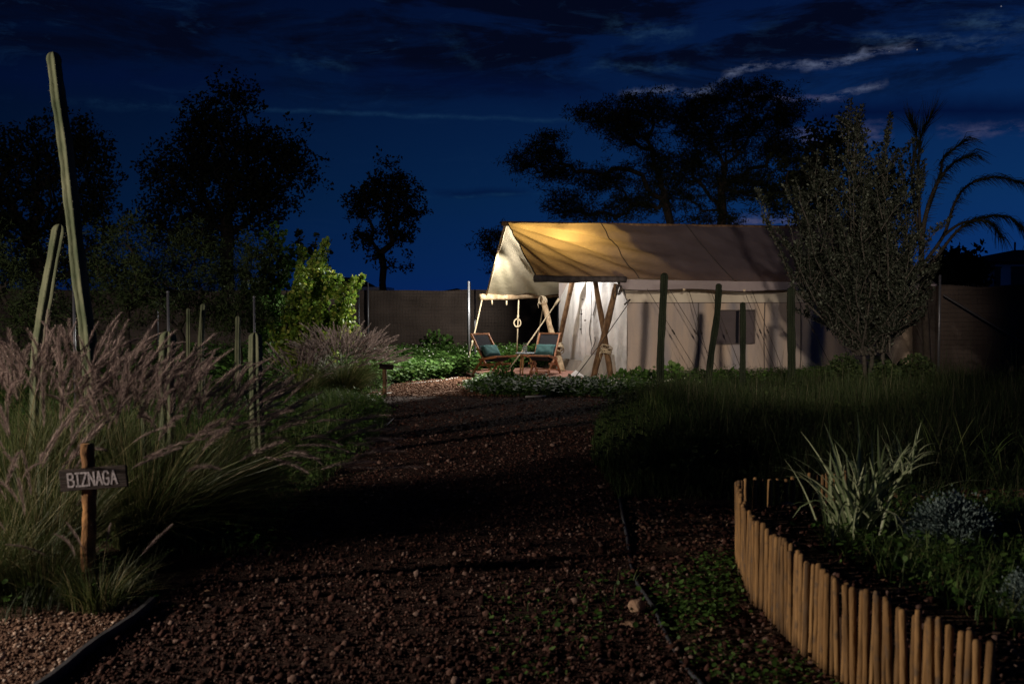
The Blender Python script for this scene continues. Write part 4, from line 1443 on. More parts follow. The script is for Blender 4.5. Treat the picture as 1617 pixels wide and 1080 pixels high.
# zip lines and ties on the door
for u0, z0, z1, du in ((0.58, 0.95, 1.55, 0.0), (0.44, 0.55, 2.0, 0.02), (0.38, 1.4, 2.3, -0.01), (0.40, 0.1, 0.9, 0.03)):
    mb = MB()
    pts = []
    for t in np.linspace(0, 1, 12):
        u = u0 + du * math.sin(t * 5)
        z = z0 + (z1 - z0) * t
        top = WALL + 0.05 + (PEAK - WALL) * (1 - abs(2 * u - 1))
        pts.append(gable_pt(u, (z - 0.02) / (top - 0.02)) - D_ * 0.014)
    mb.tube(pts, 0.009, 5); mb.build('door_zip', M_cord, tent, True)
for px, py in ((918, 496), (917, 520), (975, 533), (920, 473), (924, 506)):
    mb = MB(); q = at(px, py, 22.4 if px > 950 else 23.0)
    mb.box(q, (0.045, 0.03, 0.03 if px < 950 else 0.13)); mb.build('tie', M_cord, tent)
mb = MB(); mb.tube([at(980, 455, 21.7), at(992, 478, 21.85)], 0.014, 5); mb.build('corner_piping', M_twig, tent, True)
mb = MB(); mb.tube([at(986, 481, 21.8), at(995, 473, 21.9)], 0.02, 5); mb.build('corner_toggle', M_cord, tent, True)
mb = MB(); mb.tube([at(876, 482, 25.25), at(883, 472, 25.2)], 0.035, 6); mb.build('corner_toggle', M_rope, tent, True)

# side wall: cream band under the eave, then greyer canvas, skirt, windows
SKT = 0.16


def side_pt(x, z, out=0.0):
    q = A_ + D_ * x
    q = q - N_ * (out + 0.018 * math.sin(x * 4.2) + 0.010 * math.sin(x * 11 + z * 2) + 0.03 * math.sin(x * 1.3 + 1) * math.sin(PI * z / WALL))
    q.z = z
    return q


win = [(1.95, 2.95), (6.9, 7.9)]
w0 = ((A_).xy, 0)


def xof(px):      # metres along the wall seen at a pixel column
    k = (px - 808.5) / F
    return (k * A_.y - A_.x) / (D_.x - k * D_.y)


win = [(xof(1131), xof(1191)), (xof(1368), xof(1410))]
z_lo, z_hi = at(1160, 543, (A_ + D_ * xof(1160)).y).z, at(1160, 490, (A_ + D_ * xof(1160)).y).z
edges = [0, win[0][0], win[0][1], win[1][0], win[1][1], LEN]
panels = [(0, win[0][0], SKT, WALL), (win[0][1], win[1][0], SKT, WALL), (win[1][1], LEN, SKT, WALL)]
for (a, b) in win:
    panels += [(a, b, SKT, z_lo), (a, b, z_hi, WALL)]
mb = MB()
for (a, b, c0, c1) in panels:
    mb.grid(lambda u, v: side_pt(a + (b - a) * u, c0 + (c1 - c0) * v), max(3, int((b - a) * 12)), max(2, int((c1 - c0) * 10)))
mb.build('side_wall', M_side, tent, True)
mb = MB(); mb.grid(lambda u, v: side_pt(LEN * u, WALL + 0.003 + v * 0.62, 0.02) + N_ * v * 0.25, 100, 6); mb.build('upper_wall', M_cream, tent, True)
mb = MB(); mb.tube([side_pt(LEN * u, WALL, 0.028) for u in np.linspace(0, 1, 90)], 0.007, 5); mb.build('wall_seam', M_strap, tent, True)
mb = MB(); mb.grid(lambda u, v: side_pt(LEN * u, 0.0 + v * SKT, 0.05 * (1 - v) + 0.004), 100, 3); mb.build('wall_skirt', M_skirt, tent, True)
for i, (a, b) in enumerate(win):
    mb = MB(); mb.grid(lambda u, v: side_pt(a + (b - a) * u, z_lo + (z_hi - z_lo) * v, -0.015), 12, 6)
    w = mb.build('window', M_mesh, tent, True)
    mb = MB()
    cs = [(a, z_lo), (b, z_lo), (b, z_hi), (a, z_hi), (a, z_lo)]
    for j in range(4):
        mb.tube([side_pt(cs[j][0], cs[j][1], 0.015), side_pt(cs[j + 1][0], cs[j + 1][1], 0.015)], 0.013, 5)
    mb.build('window_frame', M_strap, w, True)
    m_ = a + (b - a) * 0.52
    mb = MB(); mb.grid(lambda u, v: side_pt(m_ + 0.085 * u, z_lo + (z_hi - z_lo) * v, 0.012), 2, 6); mb.build('rolled_blind', M_dark, w, True)
# far end and back walls close the room
mb = MB()
E0, E1 = A_ + D_ * LEN, B_ + D_ * LEN
mb.add([tuple(E0), tuple(E1), (E1.x, E1.y, WALL), (*((E0 + E1) / 2).xy, PEAK), (E0.x, E0.y, WALL)], [(0, 1, 2, 3, 4)])
mb.add([tuple(B_), tuple(E1), (E1.x, E1.y, 2.2), (B_.x, B_.y, 2.2)], [(0, 1, 2, 3)])
mb.build('back_walls', M_side, tent)
# guy lines down the side
for (x0_, x1_) in ((0.62, 1.35), (1.15, 1.9), (2.15, 2.45), (3.2, 3.55), (4.3, 4.95), (5.1, 5.5), (6.1, 6.6), (1.62, 1.66), (3.0, 3.35), (7.4, 7.9)):
    a = FM.lerp(FR, x0_ / LEN) + Vector((0, -0.03, -0.2))
    b = A_ + D_ * x1_ - N_ * (0.95) + Vector((0, 0, 0.02))
    mb = MB(); mb.tube([a, b], 0.006, 5); mb.build('guy_line', M_cord, tent)
    q = a.lerp(b, 0.45); mb = MB(); mb.tube([q, a.lerp(b, 0.5)], 0.018, 5); mb.build('tension_slide', M_cord, tent)
for x in (0.02, 1.5, 3.0, 4.4, 5.9, 7.3):
    q = FM.lerp(FR, min(1, x / LEN)) + Vector((0, -0.05, -0.21)); mb = MB(); mb.box(q, (0.05, 0.03, 0.05)); mb.build('toggle', M_rope, tent)
# vertical strap seams on the side wall
for px in (1101, 1206, 1262):
    x = xof(px); mb = MB()
    mb.grid(lambda u, v: side_pt(x + 0.035 * u, SKT + (WALL - SKT) * v, 0.012), 2, 8); mb.build('wall_strap', M_strap, tent, True)

# porch lamp under the ridge
LP = MID - D_ * 0.85; LP.z = 2.92
lampo = thing('porch_lamp', LP, 'lit bulb lamp hanging under the tent ridge, glowing through the porch roof', 'lamp')
mb = MB(); mb.tube([LP + Vector((0, 0, 0.30)), LP + Vector((0, 0, 0.09))], 0.006, 5); mb.build('cable', M_cord, lampo)
mb = MB(); mb.lathe(LP + Vector((0, 0, 0.045)), [(0.022, 0), (0.022, 0.05), (0.012, 0.06)], 12); mb.build('socket', M_cord, lampo)
mb = MB(); mb.lathe(LP - Vector((0, 0, 0.045)), [(0.008, 0), (0.026, 0.012), (0.034, 0.035), (0.030, 0.06), (0.018, 0.085)], 14)
blb = mb.build('bulb', M_bulb, lampo, True); blb.visible_shadow = True
lamp('porch_bulb_light', 'POINT', LP - Vector((0, 0, 0.10)), 200, (1.0, 0.94, 0.90), 0.04)
LP2 = MID - D_ * 1.75; LP2.z = 3.28
lampo = thing('porch_lamp', LP2, 'lit bulb lamp at the open gable end of the porch ridge', 'lamp')
mb = MB(); mb.tube([LP2 + Vector((0, 0, 0.2)), LP2 + Vector((0, 0, 0.09))], 0.006, 5); mb.build('cable', M_cord, lampo)
mb = MB(); mb.lathe(LP2 + Vector((0, 0, 0.045)), [(0.022, 0), (0.022, 0.05), (0.012, 0.06)], 12); mb.build('socket', M_cord, lampo)
mb = MB(); mb.lathe(LP2 - Vector((0, 0, 0.045)), [(0.008, 0), (0.026, 0.012), (0.034, 0.035), (0.030, 0.06), (0.018, 0.085)], 14)
mb.build('bulb', M_bulb, lampo, True)
lamp('gable_bulb_light', 'POINT', LP2 - Vector((0, 0, 0.10)), 22, (1.0, 0.95, 0.88), 0.04)
SP = LP2 - Vector((0.12, 0.05, 0.16))
lamp('gable_spot_fill', 'SPOT', SP, 2900, (1.0, 0.95, 0.84), 0.03, aim=SP + Vector((-3.1, -2.5, -3.0)), spot=62, blend=0.22)  # extra spot added beside the bulb to brighten shrub and path bend
lamp('gable_back_fill', 'SPOT', SP - Vector((0, 0, 0.32)), 900, (1.0, 0.95, 0.84), 0.03, aim=SP + Vector((-2.5, 3.2, -2.9)), spot=78, blend=0.5)  # second added spot, brightens the weeds left of the porch

# ------------------------------------------------------------------ patio of pink slabs
pat = [gx(733, 24.3), gx(742, 22.0), gx(820, 20.9), gx(985, 20.45), A_ + Vector((0.2, -0.3, 0)), B_ + Vector((0.1, 0, 0)), gx(800, 25.3)]
polysheet('patio', pat, 0.02, M_patiobed, thick=0.05)
patio = bpy.data.objects['patio']
cnt = 0
slabm = []
for k in range(5):
    mb = MB(); rr = random.Random(k)
    s = 0.393
    b = 0.012
    V = [(-s / 2, -s / 2, 0), (s / 2, -s / 2, 0), (s / 2, s / 2, 0), (-s / 2, s / 2, 0)]
    T = [(x * 0.96, y * 0.96, 0.032 + rr.uniform(-.002, .002)) for x, y, _ in V]
    mb.add(V + [(x, y, 0.026) for x, y, _ in V] + T, [(0, 1, 5, 4), (1, 2, 6, 5), (2, 3, 7, 6), (3, 0, 4, 7), (4, 5, 9, 8), (5, 6, 10, 9), (6, 7, 11, 10), (7, 4, 8, 11), (8, 9, 10, 11)])
    me = mb.mesh('paving_slab'); me.materials.append(M_slab); slabm.append(me)
for i in range(-12, 14):
    for j in range(-8, 14):
        c = A_ - D_ * 1.5 + D_ * (i * 0.4) + N_ * (j * 0.4)
        P = np.array([[c.x + dx, c.y + dy, 0] for dx, dy in ((0, 0), (.15, 0), (-.15, 0), (0, .15), (0, -.15))])
        if in_poly(P, pat).all() and cnt < 290:
            o = bpy.data.objects.new('paving_slab', slabm[(i * 7 + j * 3) % 5])
            o.location = (c.x, c.y, 0.02); o.rotation_euler = (0, 0, al + random.uniform(-.01, .01))
            COL.objects.link(o); o.parent = patio
            cnt += 1


# ------------------------------------------------------------------ chairs, cushions, table, jar
def make_chair(loc, rz, label):
    t = thing('folding_chair', loc, label, 'chair', 'wooden folding chairs on the porch', rz)
    W2 = 0.245

    def bar(mb, a, b, w=0.045, h=0.028):
        a, b = Vector(a), Vector(b)
        d = (b - a)
        q = d.to_track_quat('Z', 'Y').to_matrix()
        mb.box((a + b) / 2, (w, h, d.length), q)
    mb = MB()
    for s in (-1, 1):
        bar(mb, (-0.50, s * W2, 0.93), (0.02, s * W2, 0.27), 0.028, 0.05)
    bar(mb, (-0.50, -W2 - 0.025, 0.93), (-0.50, W2 + 0.025, 0.93), 0.05, 0.035)
    mb.build('back_frame', M_chairwood, t, world=False)
    mb = MB()
    for s in (-1, 1):
        bar(mb, (-0.16, s * (W2 + 0.035), 0.36), (0.44, s * (W2 + 0.035), 0.45), 0.028, 0.05)
    bar(mb, (0.44, -W2 - 0.06, 0.45), (0.44, W2 + 0.06, 0.45), 0.05, 0.035)
    mb.build('seat_frame', M_chairwood, t, world=False)
    for s in (-1, 1):
        mb = MB(); bar(mb, (-0.22, s * W2, 0.235), (0.32, s * W2, 0.27), 0.028, 0.045)
        mb.build('lower_rail', M_chairwood, t, world=False)
    for s in (-1, 1):
        o_ = s * (W2 + 0.035)
        for (a, b) in (((-0.42, o_, 0.0), (-0.02, o_, 0.40)), ((0.36, s * (W2 - .035), 0.0), (-0.02, s * (W2 - .035), 0.30))):
            mb = MB(); bar(mb, a, b, 0.03, 0.045); mb.build('leg', M_chairwood, t, world=False)
    for (x, z) in ((-0.30, 0.10), (0.27, 0.08)):
        mb = MB(); bar(mb, (x, -W2, z), (x, W2, z), 0.03, 0.03); mb.build('stretcher', M_chairwood, t, world=False)
    mb = MB()
    prof = [(-0.485, 0.905), (-0.36, 0.73), (-0.24, 0.57), (-0.13, 0.42), (-0.03, 0.325), (0.10, 0.315), (0.24, 0.36), (0.36, 0.42), (0.43, 0.45)]
    for off in (0.0, 0.006):
        V = []
        for (x, z) in prof:
            V += [(x, -W2 + 0.03, z + off), (x, W2 - 0.03, z + off)]
        mb.add(V, [(2 * i, 2 * i + 1, 2 * i + 3, 2 * i + 2) for i in range(len(prof) - 1)])
    mb.build('sling', M_sling, t, world=False)
    return t


def cushion(loc, rz, label):
    mb = MB()
    n = 12
    R = Matrix.Rotation(rz, 3, 'Z') @ Matrix.Rotation(math.radians(-38), 3, 'Y')
    for sgn in (-1, 1):
        def f(u, v):
            a, b = 2 * u - 1, 2 * v - 1
            th = 0.075 * ((1 - a ** 4) * (1 - b ** 4)) ** 0.45 * (1 + 0.06 * math.sin(a * 7 + b * 5))
            k = 1 - 0.06 * (1 - abs(a) ** 2) * abs(b) ** 3
            k2 = 1 - 0.06 * (1 - abs(b) ** 2) * abs(a) ** 3
            return Vector(loc) + R @ Vector((sgn * th + 0.02 * b * 0, a * 0.235 * k2, b * 0.155 * k))
        mb.grid(f, n, n)
    return tag(mb.build('cushion', M_teal, smooth=True), label, 'cushion', 'teal cushions on the porch chairs')


c1 = gx(779, 22.6, 0.05); r1 = -math.radians(50)
make_chair(c1, r1, 'wooden folding chair left of the small round table, angled to the right')
cu = c1 + Matrix.Rotation(r1, 3, 'Z') @ Vector((-0.10, 0, 0.555))
cushion(cu, r1, 'teal cushion on the left porch chair')
c2 = gx(858, 22.9, 0.05); r2 = math.radians(180 + 70)
make_chair(c2, r2, 'wooden folding chair right of the small round table, beside the crossed poles')
cu = c2 + Matrix.Rotation(r2, 3, 'Z') @ Vector((-0.10, 0, 0.555))
cushion(cu, r2, 'teal cushion on the right porch chair')
tb = gx(829, 22.9, 0.05)
tt = thing('side_table', tb, 'small round side table with grey blue top between the two chairs', 'table')
mb = MB(); mb.lathe(tb + Vector((0, 0, 0.475)), [(0.20, 0), (0.225, 0.008), (0.225, 0.022), (0.20, 0.028)], 28); mb.build('tabletop', M_tabletop, tt, True)
for a in (250, 130, 10):
    d = Vector((math.cos(math.radians(a)), math.sin(math.radians(a)), 0))
    mb = MB(); mb.tube([tb + d * 0.17, tb + d * 0.12 + Vector((0, 0, 0.473))], [0.016, 0.024], 8); mb.build('leg', M_tableleg, tt, True)
jb = tb + Vector((0.0, -0.03, 0.505))
jt = thing('glass_jar', jb, 'clear glass jar lantern with lid standing on the small round table', 'jar')
mb = MB(); mb.lathe(jb, [(0.045, 0), (0.055, 0.01), (0.056, 0.12), (0.04, 0.15), (0.04, 0.165)], 18); mb.build('jar_body', M_glass, jt, True)
mb = MB(); mb.lathe(jb + Vector((0, 0, 0.167)), [(0.045, 0), (0.045, 0.025)], 18); mb.build('lid', M_metal, jt)
mb = MB(); mb.tube([jb + Vector((0.045 * math.cos(q), 0, 0.185 + 0.05 * math.sin(q))) for q in np.linspace(0, PI, 9)], 0.004, 4); mb.build('handle', M_metal, jt)
# sheet lying at the patio edge
mb = MB(); mb.grid(lambda u, v: gx(728, 23.0).lerp(gx(762, 22.3), u) + Vector((0, 0.5 * v, 0.06 + 0.02 * math.sin(u * 6 + v * 4))), 8, 5)
tag(mb.build('ground_sheet', M_strap, smooth=True), 'crumpled grey ground sheet at the left corner of the patio', 'sheet')


# ------------------------------------------------------------------ grass, weeds, ground cover
def edge_dist(P, poly):
    d = np.full(len(P), 1e9)
    for i in range(len(poly)):
        a = np.array([poly[i][0], poly[i][1]]); b = np.array([poly[(i + 1) % len(poly)][0], poly[(i + 1) % len(poly)][1]])
        ab = b - a; q = P[:, :2] - a
        t = np.clip((q @ ab) / (ab @ ab + 1e-9), 0, 1)
        d = np.minimum(d, np.linalg.norm(q - t[:, None] * ab, axis=1))
    return d


def grass_patch(name, poly, n, h, wdt, lean, m, rng, power=1.0, hvar=0.35, leandir=None, label=None):
    p = rand_in(poly, n, rng, power)
    # clumpy heights
    cl = 0.5 + 0.5 * np.sin(p[:, 0] * 2.3 + np.sin(p[:, 1] * 1.7)) * np.cos(p[:, 1] * 1.9 + 1)
    H = h * (0.45 + 0.55 * cl) * rng.uniform(1 - hvar, 1 + hvar, n)
    if h > 0.25:
        H *= np.clip(0.22 + edge_dist(p, poly) / 1.3, 0, 1)
    V, Fc, k = blades(p, H, lean * H * rng.uniform(0.2, 1.2, n), np.full(n, wdt) * rng.uniform(0.6, 1.3, n), rng, leandir=leandir)
    o = link(name, npmesh(name, V, Fc, np.repeat(rng.random(n) ** 1.6, k)), m)
    return tag(o, label, 'grass', kind='stuff')


def weed_patch(name, poly, n, h, leaf, m, rng, power=1.0, label=None, cl=5, lv=ROUND_V, lf=ROUND_F, crad=0.07, cat='weeds'):
    p = rand_in(poly, n, rng, power)
    H = h * rng.random(n) ** 0.7
    q = np.repeat(p, cl, 0); Hh = np.repeat(H, cl)
    N2 = len(q)
    q = q + rng.normal(size=(N2, 3)) * [crad, crad, 0]; q[:, 2] += Hh * rng.uniform(0.5, 1.05, N2)
    D = rng.normal(size=(N2, 3)); D[:, 2] = D[:, 2] * 0.35 + 0.15
    V, Fc = scatter(lv, lf, q, frames(D, rng, False), rng.uniform(0.5, 1.3, N2) * leaf)
    o = link(name, npmesh(name, V, Fc, np.repeat(rng.random(N2) ** 1.5, len(lf))), m)
    return tag(o, label, cat, kind='stuff')


R3 = np.random.default_rng(3)
# left verge
lv_poly = [gr(430, 880), gr(480, 785), gr(585, 706), gr(614, 655), gr(600, 630), gr(540, 628), gr(420, 600), gr(200, 590), gx(-200, 17), gx(-300, 7.5), gx(150, 6.8), gx(330, 6.6)]
grass_patch('verge_grass', lv_poly, 26000, 0.30, 0.010, 0.6, M_grass, R3, 1.2, label='green grass verge left of the gravel path')
weed_patch('verge_weeds', lv_poly, 5000, 0.24, 0.050, M_weed, R3, 1.0, 'low leafy weeds among the left verge grass')
vg = [gr(590, 705), gr(622, 655), gr(600, 628), gr(430, 628), gr(440, 700), gr(480, 790)]
grass_patch('tall_verge_grass', vg, 8000, 0.42, 0.010, 0.5, M_grass, R3, 1.0, label='taller grass mound at the path side below the plumed clump')
# lit weeds behind path bend up to the fence
bk = [gr(600, 627), gr(618, 606), gr(692, 599), gr(735, 594), gx(742, 24), gx(800, 25.4), gx(900, 27), gx(1000, 30), gx(1000, 32.3), gx(300, 31), gx(-100, 29), gx(-200, 17.5), gx(430, 18.3), gx(560, 18.2)]
grass_patch('lit_grass', bk, 30000, 0.26, 0.014, 0.6, M_grass, R3, 1.3, label='porch lit grass between the path bend and the rear fence')
lit = [gr(618, 608), gr(690, 600), gr(735, 596), gx(745, 24), gx(800, 25.4), gx(900, 28), gx(960, 31), gx(560, 31), gx(560, 20), gx(600, 19.5)]
weed_patch('lit_weeds', lit, 6500, 0.45, 0.085, M_weed, R3, 1.2, 'bright leafy weeds in the porch light before the rear fence', 6)
weed_patch('dark_weeds', [gx(-150, 18), gx(560, 20), gx(560, 31), gx(-150, 29)], 4200, 0.55, 0.10, M_weed, R3, 1.2, 'dim leafy weeds in front of the left fence', 5)
p = rand_in(lit, 260, R3); p[:, 2] = R3.uniform(0.2, 0.5, len(p))
V, Fc = scatter(ICO_V, ICO_F, p, rot_rand(len(p), R3), R3.uniform(0.008, 0.018, len(p)))
tag(link('white_flowers', npmesh('white_flowers', V, Fc), M_blossom), 'tiny white flowers dotted over the lit weeds', 'flowers', kind='stuff')
# right meadow
md = [gr(975, 790), gr(930, 720), gr(945, 660), gr(965, 632), gx(1000, 18.4), gx(1300, 19.8), gx(1750, 21.5), gx(1750, 7.3), gx(1300, 7.6), gr(1170, 790)]
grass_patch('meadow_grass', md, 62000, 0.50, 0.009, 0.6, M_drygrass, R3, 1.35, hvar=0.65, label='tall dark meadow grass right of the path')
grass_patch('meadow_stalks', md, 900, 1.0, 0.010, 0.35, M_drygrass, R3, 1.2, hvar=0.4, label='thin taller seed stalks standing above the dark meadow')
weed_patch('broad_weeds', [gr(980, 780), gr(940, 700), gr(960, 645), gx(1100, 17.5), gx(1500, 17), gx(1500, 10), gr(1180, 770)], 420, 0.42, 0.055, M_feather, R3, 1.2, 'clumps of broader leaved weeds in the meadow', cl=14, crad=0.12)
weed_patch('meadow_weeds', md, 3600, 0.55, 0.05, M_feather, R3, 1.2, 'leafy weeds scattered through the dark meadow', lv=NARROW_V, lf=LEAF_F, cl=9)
md2 = [gr(975, 790), gr(930, 720), gr(945, 660), gr(1060, 640), gr(1180, 690), gr(1170, 770)]
grass_patch('tall_meadow_grass', md2, 9000, 0.62, 0.009, 0.4, M_grass, R3, 1.0, label='taller green grass mound at the right edge of the path')
# lavender like spikes before the wall's right part
md3 = [gx(1240, 16.5), gx(1460, 16.5), gx(1500, 19), gx(1260, 19.3)]
grass_patch('flower_spikes', md3, 500, 0.55, 0.014, 0.2, M_drygrass, R3, 1.0, label='dusky flower spikes rising at the foot of the silver tree')
# ground cover strip lit by the porch
st = [gr(735, 616), gr(760, 626), gr(960, 627), gx(1000, 18.3), gx(1120, 18.8), gx(1120, 21.3), gx(985, 20.3), gx(820, 20.75), gr(765, 603)]
weed_patch('ground_cover', st, 4200, 0.22, 0.062, M_weed, R3, 1.0, 'low ground cover with glossy leaves along the front of the patio', 6)
grass_patch('strip_grass', st, 5000, 0.13, 0.012, 0.6, M_grass, R3, label='short grass between the ground cover leaves before the patio')
p = rand_in([gx(1000, 18.3), gx(1120, 18.6), gx(1120, 20.4), gx(960, 19.4), gx(800, 19.2), gx(900, 18.2)], 90, R3); p[:, 2] = R3.uniform(0.12, 0.26, len(p))
V, Fc = scatter(ICO_V, ICO_F, p, rot_rand(len(p), R3), R3.uniform(0.008, 0.015, len(p)))
tag(link('white_flowers', npmesh('white_flowers', V, Fc), M_blossom), 'tiny white flowers on the ground cover before the tent', 'flowers', kind='stuff')
weed_patch('side_cover', [gx(1000, 20.4), gx(1120, 18.9), gx(1450, 20.5), gx(1450, 23), gx(1200, 21.5), gx(1010, 21.2)], 3000, 0.32, 0.06, M_weed, R3, 1.0, 'dim low plants along the foot of the tent side wall')


def leafy_plant(px, Y, h, w, n, leaf, m, label, seed, cat='plant', name='leafy_plant', lv=ROUND_V, lf=ROUND_F, z0=0.0, gap=0.0):
    rng = np.random.default_rng(seed)
    b = gx(px, Y, z0)
    root = thing(name, b, label, cat)
    mb = MB()
    for k in range(9):
        e = b + Vector((rng.normal() * w * 0.4, rng.normal() * w * 0.4, h * rng.uniform(0.5, 0.95)))
        mb.tube([b, b.lerp(e, .5) + Vector((0, 0, .03)), e], [0.008, 0.006, 0.003], 5, False)
    mb.build('stems', M_bark, root)
    d = rng.normal(size=(n, 3)); d /= np.linalg.norm(d, axis=1)[:, None]
    r = rng.random(n) ** 0.4
    P = np.array(b) + np.array([0, 0, h * 0.58]) + d * r[:, None] * np.array([w, w, h * 0.45])
    P *= 1.0
    V, Fc = scatter(lv, lf, P, frames(d + rng.normal(size=(n, 3)) * 0.7, rng), rng.uniform(0.6, 1.3, n) * leaf)
    link('leaves', npmesh('leaves', V, Fc, np.repeat(rng.random(n) ** 1.3, len(lf))), m, root)
    return root


leafy_plant(985, 20.3, 0.30, 0.22, 150, 0.09, M_weed, 'small leafy plant at the foot of the right crossed pole', 1)
leafy_plant(1010, 20.0, 0.34, 0.26, 190, 0.09, M_weed, 'small leafy plant just right of the crossed poles', 2)
leafy_plant(1063, 19.6, 0.50, 0.16, 90, 0.10, M_weed, 'taller leafy plant right of the tallest dark cactus', 3)
leafy_plant(792, 20.6, 0.36, 0.28, 260, 0.07, M_weed, 'leafy plant in front of the left porch chair', 4)
leafy_plant(1335, 18.2, 0.75, 0.30, 900, 0.055, M_feather, 'low dusky bush at the left side of the silver tree trunks', 6, 'bush', 'bush')
leafy_plant(1400, 18.0, 0.62, 0.26, 700, 0.055, M_feather, 'low dusky bush in front of the silver tree trunks', 7, 'bush', 'bush')
leafy_plant(1450, 18.8, 0.70, 0.32, 800, 0.055, M_feather, 'low dusky bush below the arching tree', 8, 'bush', 'bush')
leafy_plant(690, 30.5, 0.8, 0.5, 260, 0.12, M_weed, 'dark bush against the rear fence, behind the lit weeds', 5, 'bush', 'bush')

# dark cactus pads (paddle plant) at the wall's right end
root = thing('dark_agave', gx(1415, 19.4), 'dark strap leaved agave at the right end of the tent wall', 'agave')
ra = random.Random(4)
for i in range(14):
    an = math.radians(ra.uniform(-60, 240)); L = ra.uniform(0.45, 0.75)
    d = Vector((math.cos(an), math.sin(an) * 0.6, 0)).normalized()
    s_ = d.cross(Vector((0, 0, 1)))
    b = gx(1415, 19.4, 0.38)
    V = []
    for t in np.linspace(0, 1, 6):
        q = b + d * (0.05 + L * t) + Vector((0, 0, L * (0.55 * t - 0.45 * t * t) + 0.3 * t * ra.uniform(.8, 1.1) * (i % 3) * .5))
        w = 0.055 * (1 - t) ** 0.6 + 0.003
        V += [tuple(q - s_ * w), tuple(q + s_ * w), tuple(q + Vector((0, 0, -0.02)))]
    Fc = []
    for k in range(5):
        a_ = 3 * k
        Fc += [(a_, a_ + 1, a_ + 4, a_ + 3), (a_ + 1, a_ + 2, a_ + 5, a_ + 4), (a_ + 2, a_, a_ + 3, a_ + 5)]
    mb = MB(); mb.add(V, Fc); mb.build('leaf', M_feather, root, True)
mb = MB(); mb.tube([gx(1415, 19.4), gx(1415, 19.4, 0.4)], [0.09, 0.07], 8); mb.build('stem', M_bark, root, True)


# ------------------------------------------------------------------ fountain grass with plumes
def plume_mesh(seed, L=0.24, bendv=0.06, bw=0.0014, nb=300):
    rng = np.random.default_rng(seed)
    t = rng.random(nb)
    prof = np.sin(PI * np.clip(t * 0.93 + 0.06, 0, 1)) ** 0.6
    ax = np.stack([bendv * (t ** 2), np.zeros(nb), L * t - 0.25 * bendv * t * t], 1)
    tang = np.stack([2 * bendv * t, np.zeros(nb), np.full(nb, L)], 1); tang /= np.linalg.norm(tang, axis=1)[:, None]
    an = rng.uniform(0, 2 * PI, nb)
    side = np.stack([np.cos(an), np.sin(an), np.zeros(nb)], 1)
    ln = 0.024 * prof + 0.007
    tip = ax + side * (ln * 0.75)[:, None] + tang * (ln * rng.uniform(0.6, 1.3, nb))[:, None]
    wv = np.cross(side, tang) * bw
    V = np.stack([ax - wv, ax + wv, tip], 1).reshape(-1, 3)
    Fc = np.arange(nb * 3).reshape(-1, 3)
    # core
    me = npmesh('plume', V, Fc, rng.random(nb))
    me.materials.append(M_plume)
    return me


PL = [plume_mesh(i, 0.20 + 0.03 * (i % 3), 0.03 + 0.03 * (i % 4)) for i in range(6)]
PL2 = [plume_mesh(20 + i, 0.22 + 0.03 * (i % 3), 0.03 + 0.03 * (i % 3), 0.0032, 150) for i in range(6)]


def fountain(px, Y, nb, npl, hgt, spread, wind, label, seed, pscale=1.35, bw=0.006, group='plumed fountain grass clumps', brad=0.28):
    rng = np.random.default_rng(seed)
    b = gx(px, Y)
    root = thing('fountain_grass', b, label, 'grass', group)
    a = rng.uniform(0, 2 * PI, nb)
    rr = brad * np.sqrt(rng.random(nb))
    P = np.array(b) + np.stack([rr * np.cos(a), rr * np.sin(a), np.zeros(nb)], 1)
    ld = np.stack([np.cos(a) + rng.normal(size=nb) * .3 + wind, np.sin(a) + rng.normal(size=nb) * .3, np.zeros(nb)], 1)
    H = hgt * 0.82 * rng.uniform(0.55, 1.05, nb)
    ln = spread * rng.uniform(0.25, 1.2, nb)
    V, Fc, k = blades(P, H, ln, np.full(nb, bw), rng, bend=1.2, seg=6, leandir=ld)
    o = link('blades', npmesh('blades', V, Fc, np.repeat(rng.random(nb) ** 1.3, k)), M_blade, root); o['kind'] = 'stuff'
    # stems carrying the plumes
    st = MB()
    for i in range(npl):
        an = rng.uniform(0, 2 * PI); r0 = brad * 0.8 * math.sqrt(rng.random())
        s = b + Vector((r0 * math.cos(an), r0 * math.sin(an), 0))
        dx = Vector((math.cos(an) + wind, math.sin(an), 0))
        f = rng.uniform(0.1, 1.15)
        h = hgt * rng.uniform(0.80, 1.0) * (1.0 - 0.38 * min(1, f * spread * dx.length / hgt) ** 2)
        reach = dx * spread * f
        pts = []
        for t in np.linspace(0, 1, 6):
            pts.append(s + reach * (t ** 1.9) + Vector((0, 0, h * (t - 0.18 * t * t * min(1.5, reach.length / hgt)))))
        st.tube(pts, [0.0028, 0.0026, 0.0023, 0.002, 0.0017, 0.0014], 3, False, r=float(rng.random()))
        d = (pts[-1] - pts[-2]).normalized()
        d = (d + Vector((wind * 0.35, 0, 0)) + Vector(rng.normal(size=3) * 0.15)).normalized()
        o = bpy.data.objects.new('plume', (PL2 if Y > 12 else PL)[i % 6])
        o.location = pts[-1] - b - d * 0.01
        q = d.to_track_quat('Z', 'Y').to_matrix().to_4x4()
        # droop direction: turn local +x towards the ground side of the lean
        lx = Vector((d.x, d.y, -0.4)); lx = (lx - d * lx.dot(d)).normalized()
        ly = d.cross(lx)
        M = Matrix((lx, ly, d)).transposed()
        o.rotation_mode = 'QUATERNION'
        o.rotation_quaternion = M.to_quaternion()
        sc = pscale * rng.uniform(0.7, 1.3)
        o.scale = (sc * 0.72, sc * 0.72, sc * 1.1)
        COL.objects.link(o); o.parent = root
    o = st.build('stems', M_blade, root); o['kind'] = 'stuff'
    return root


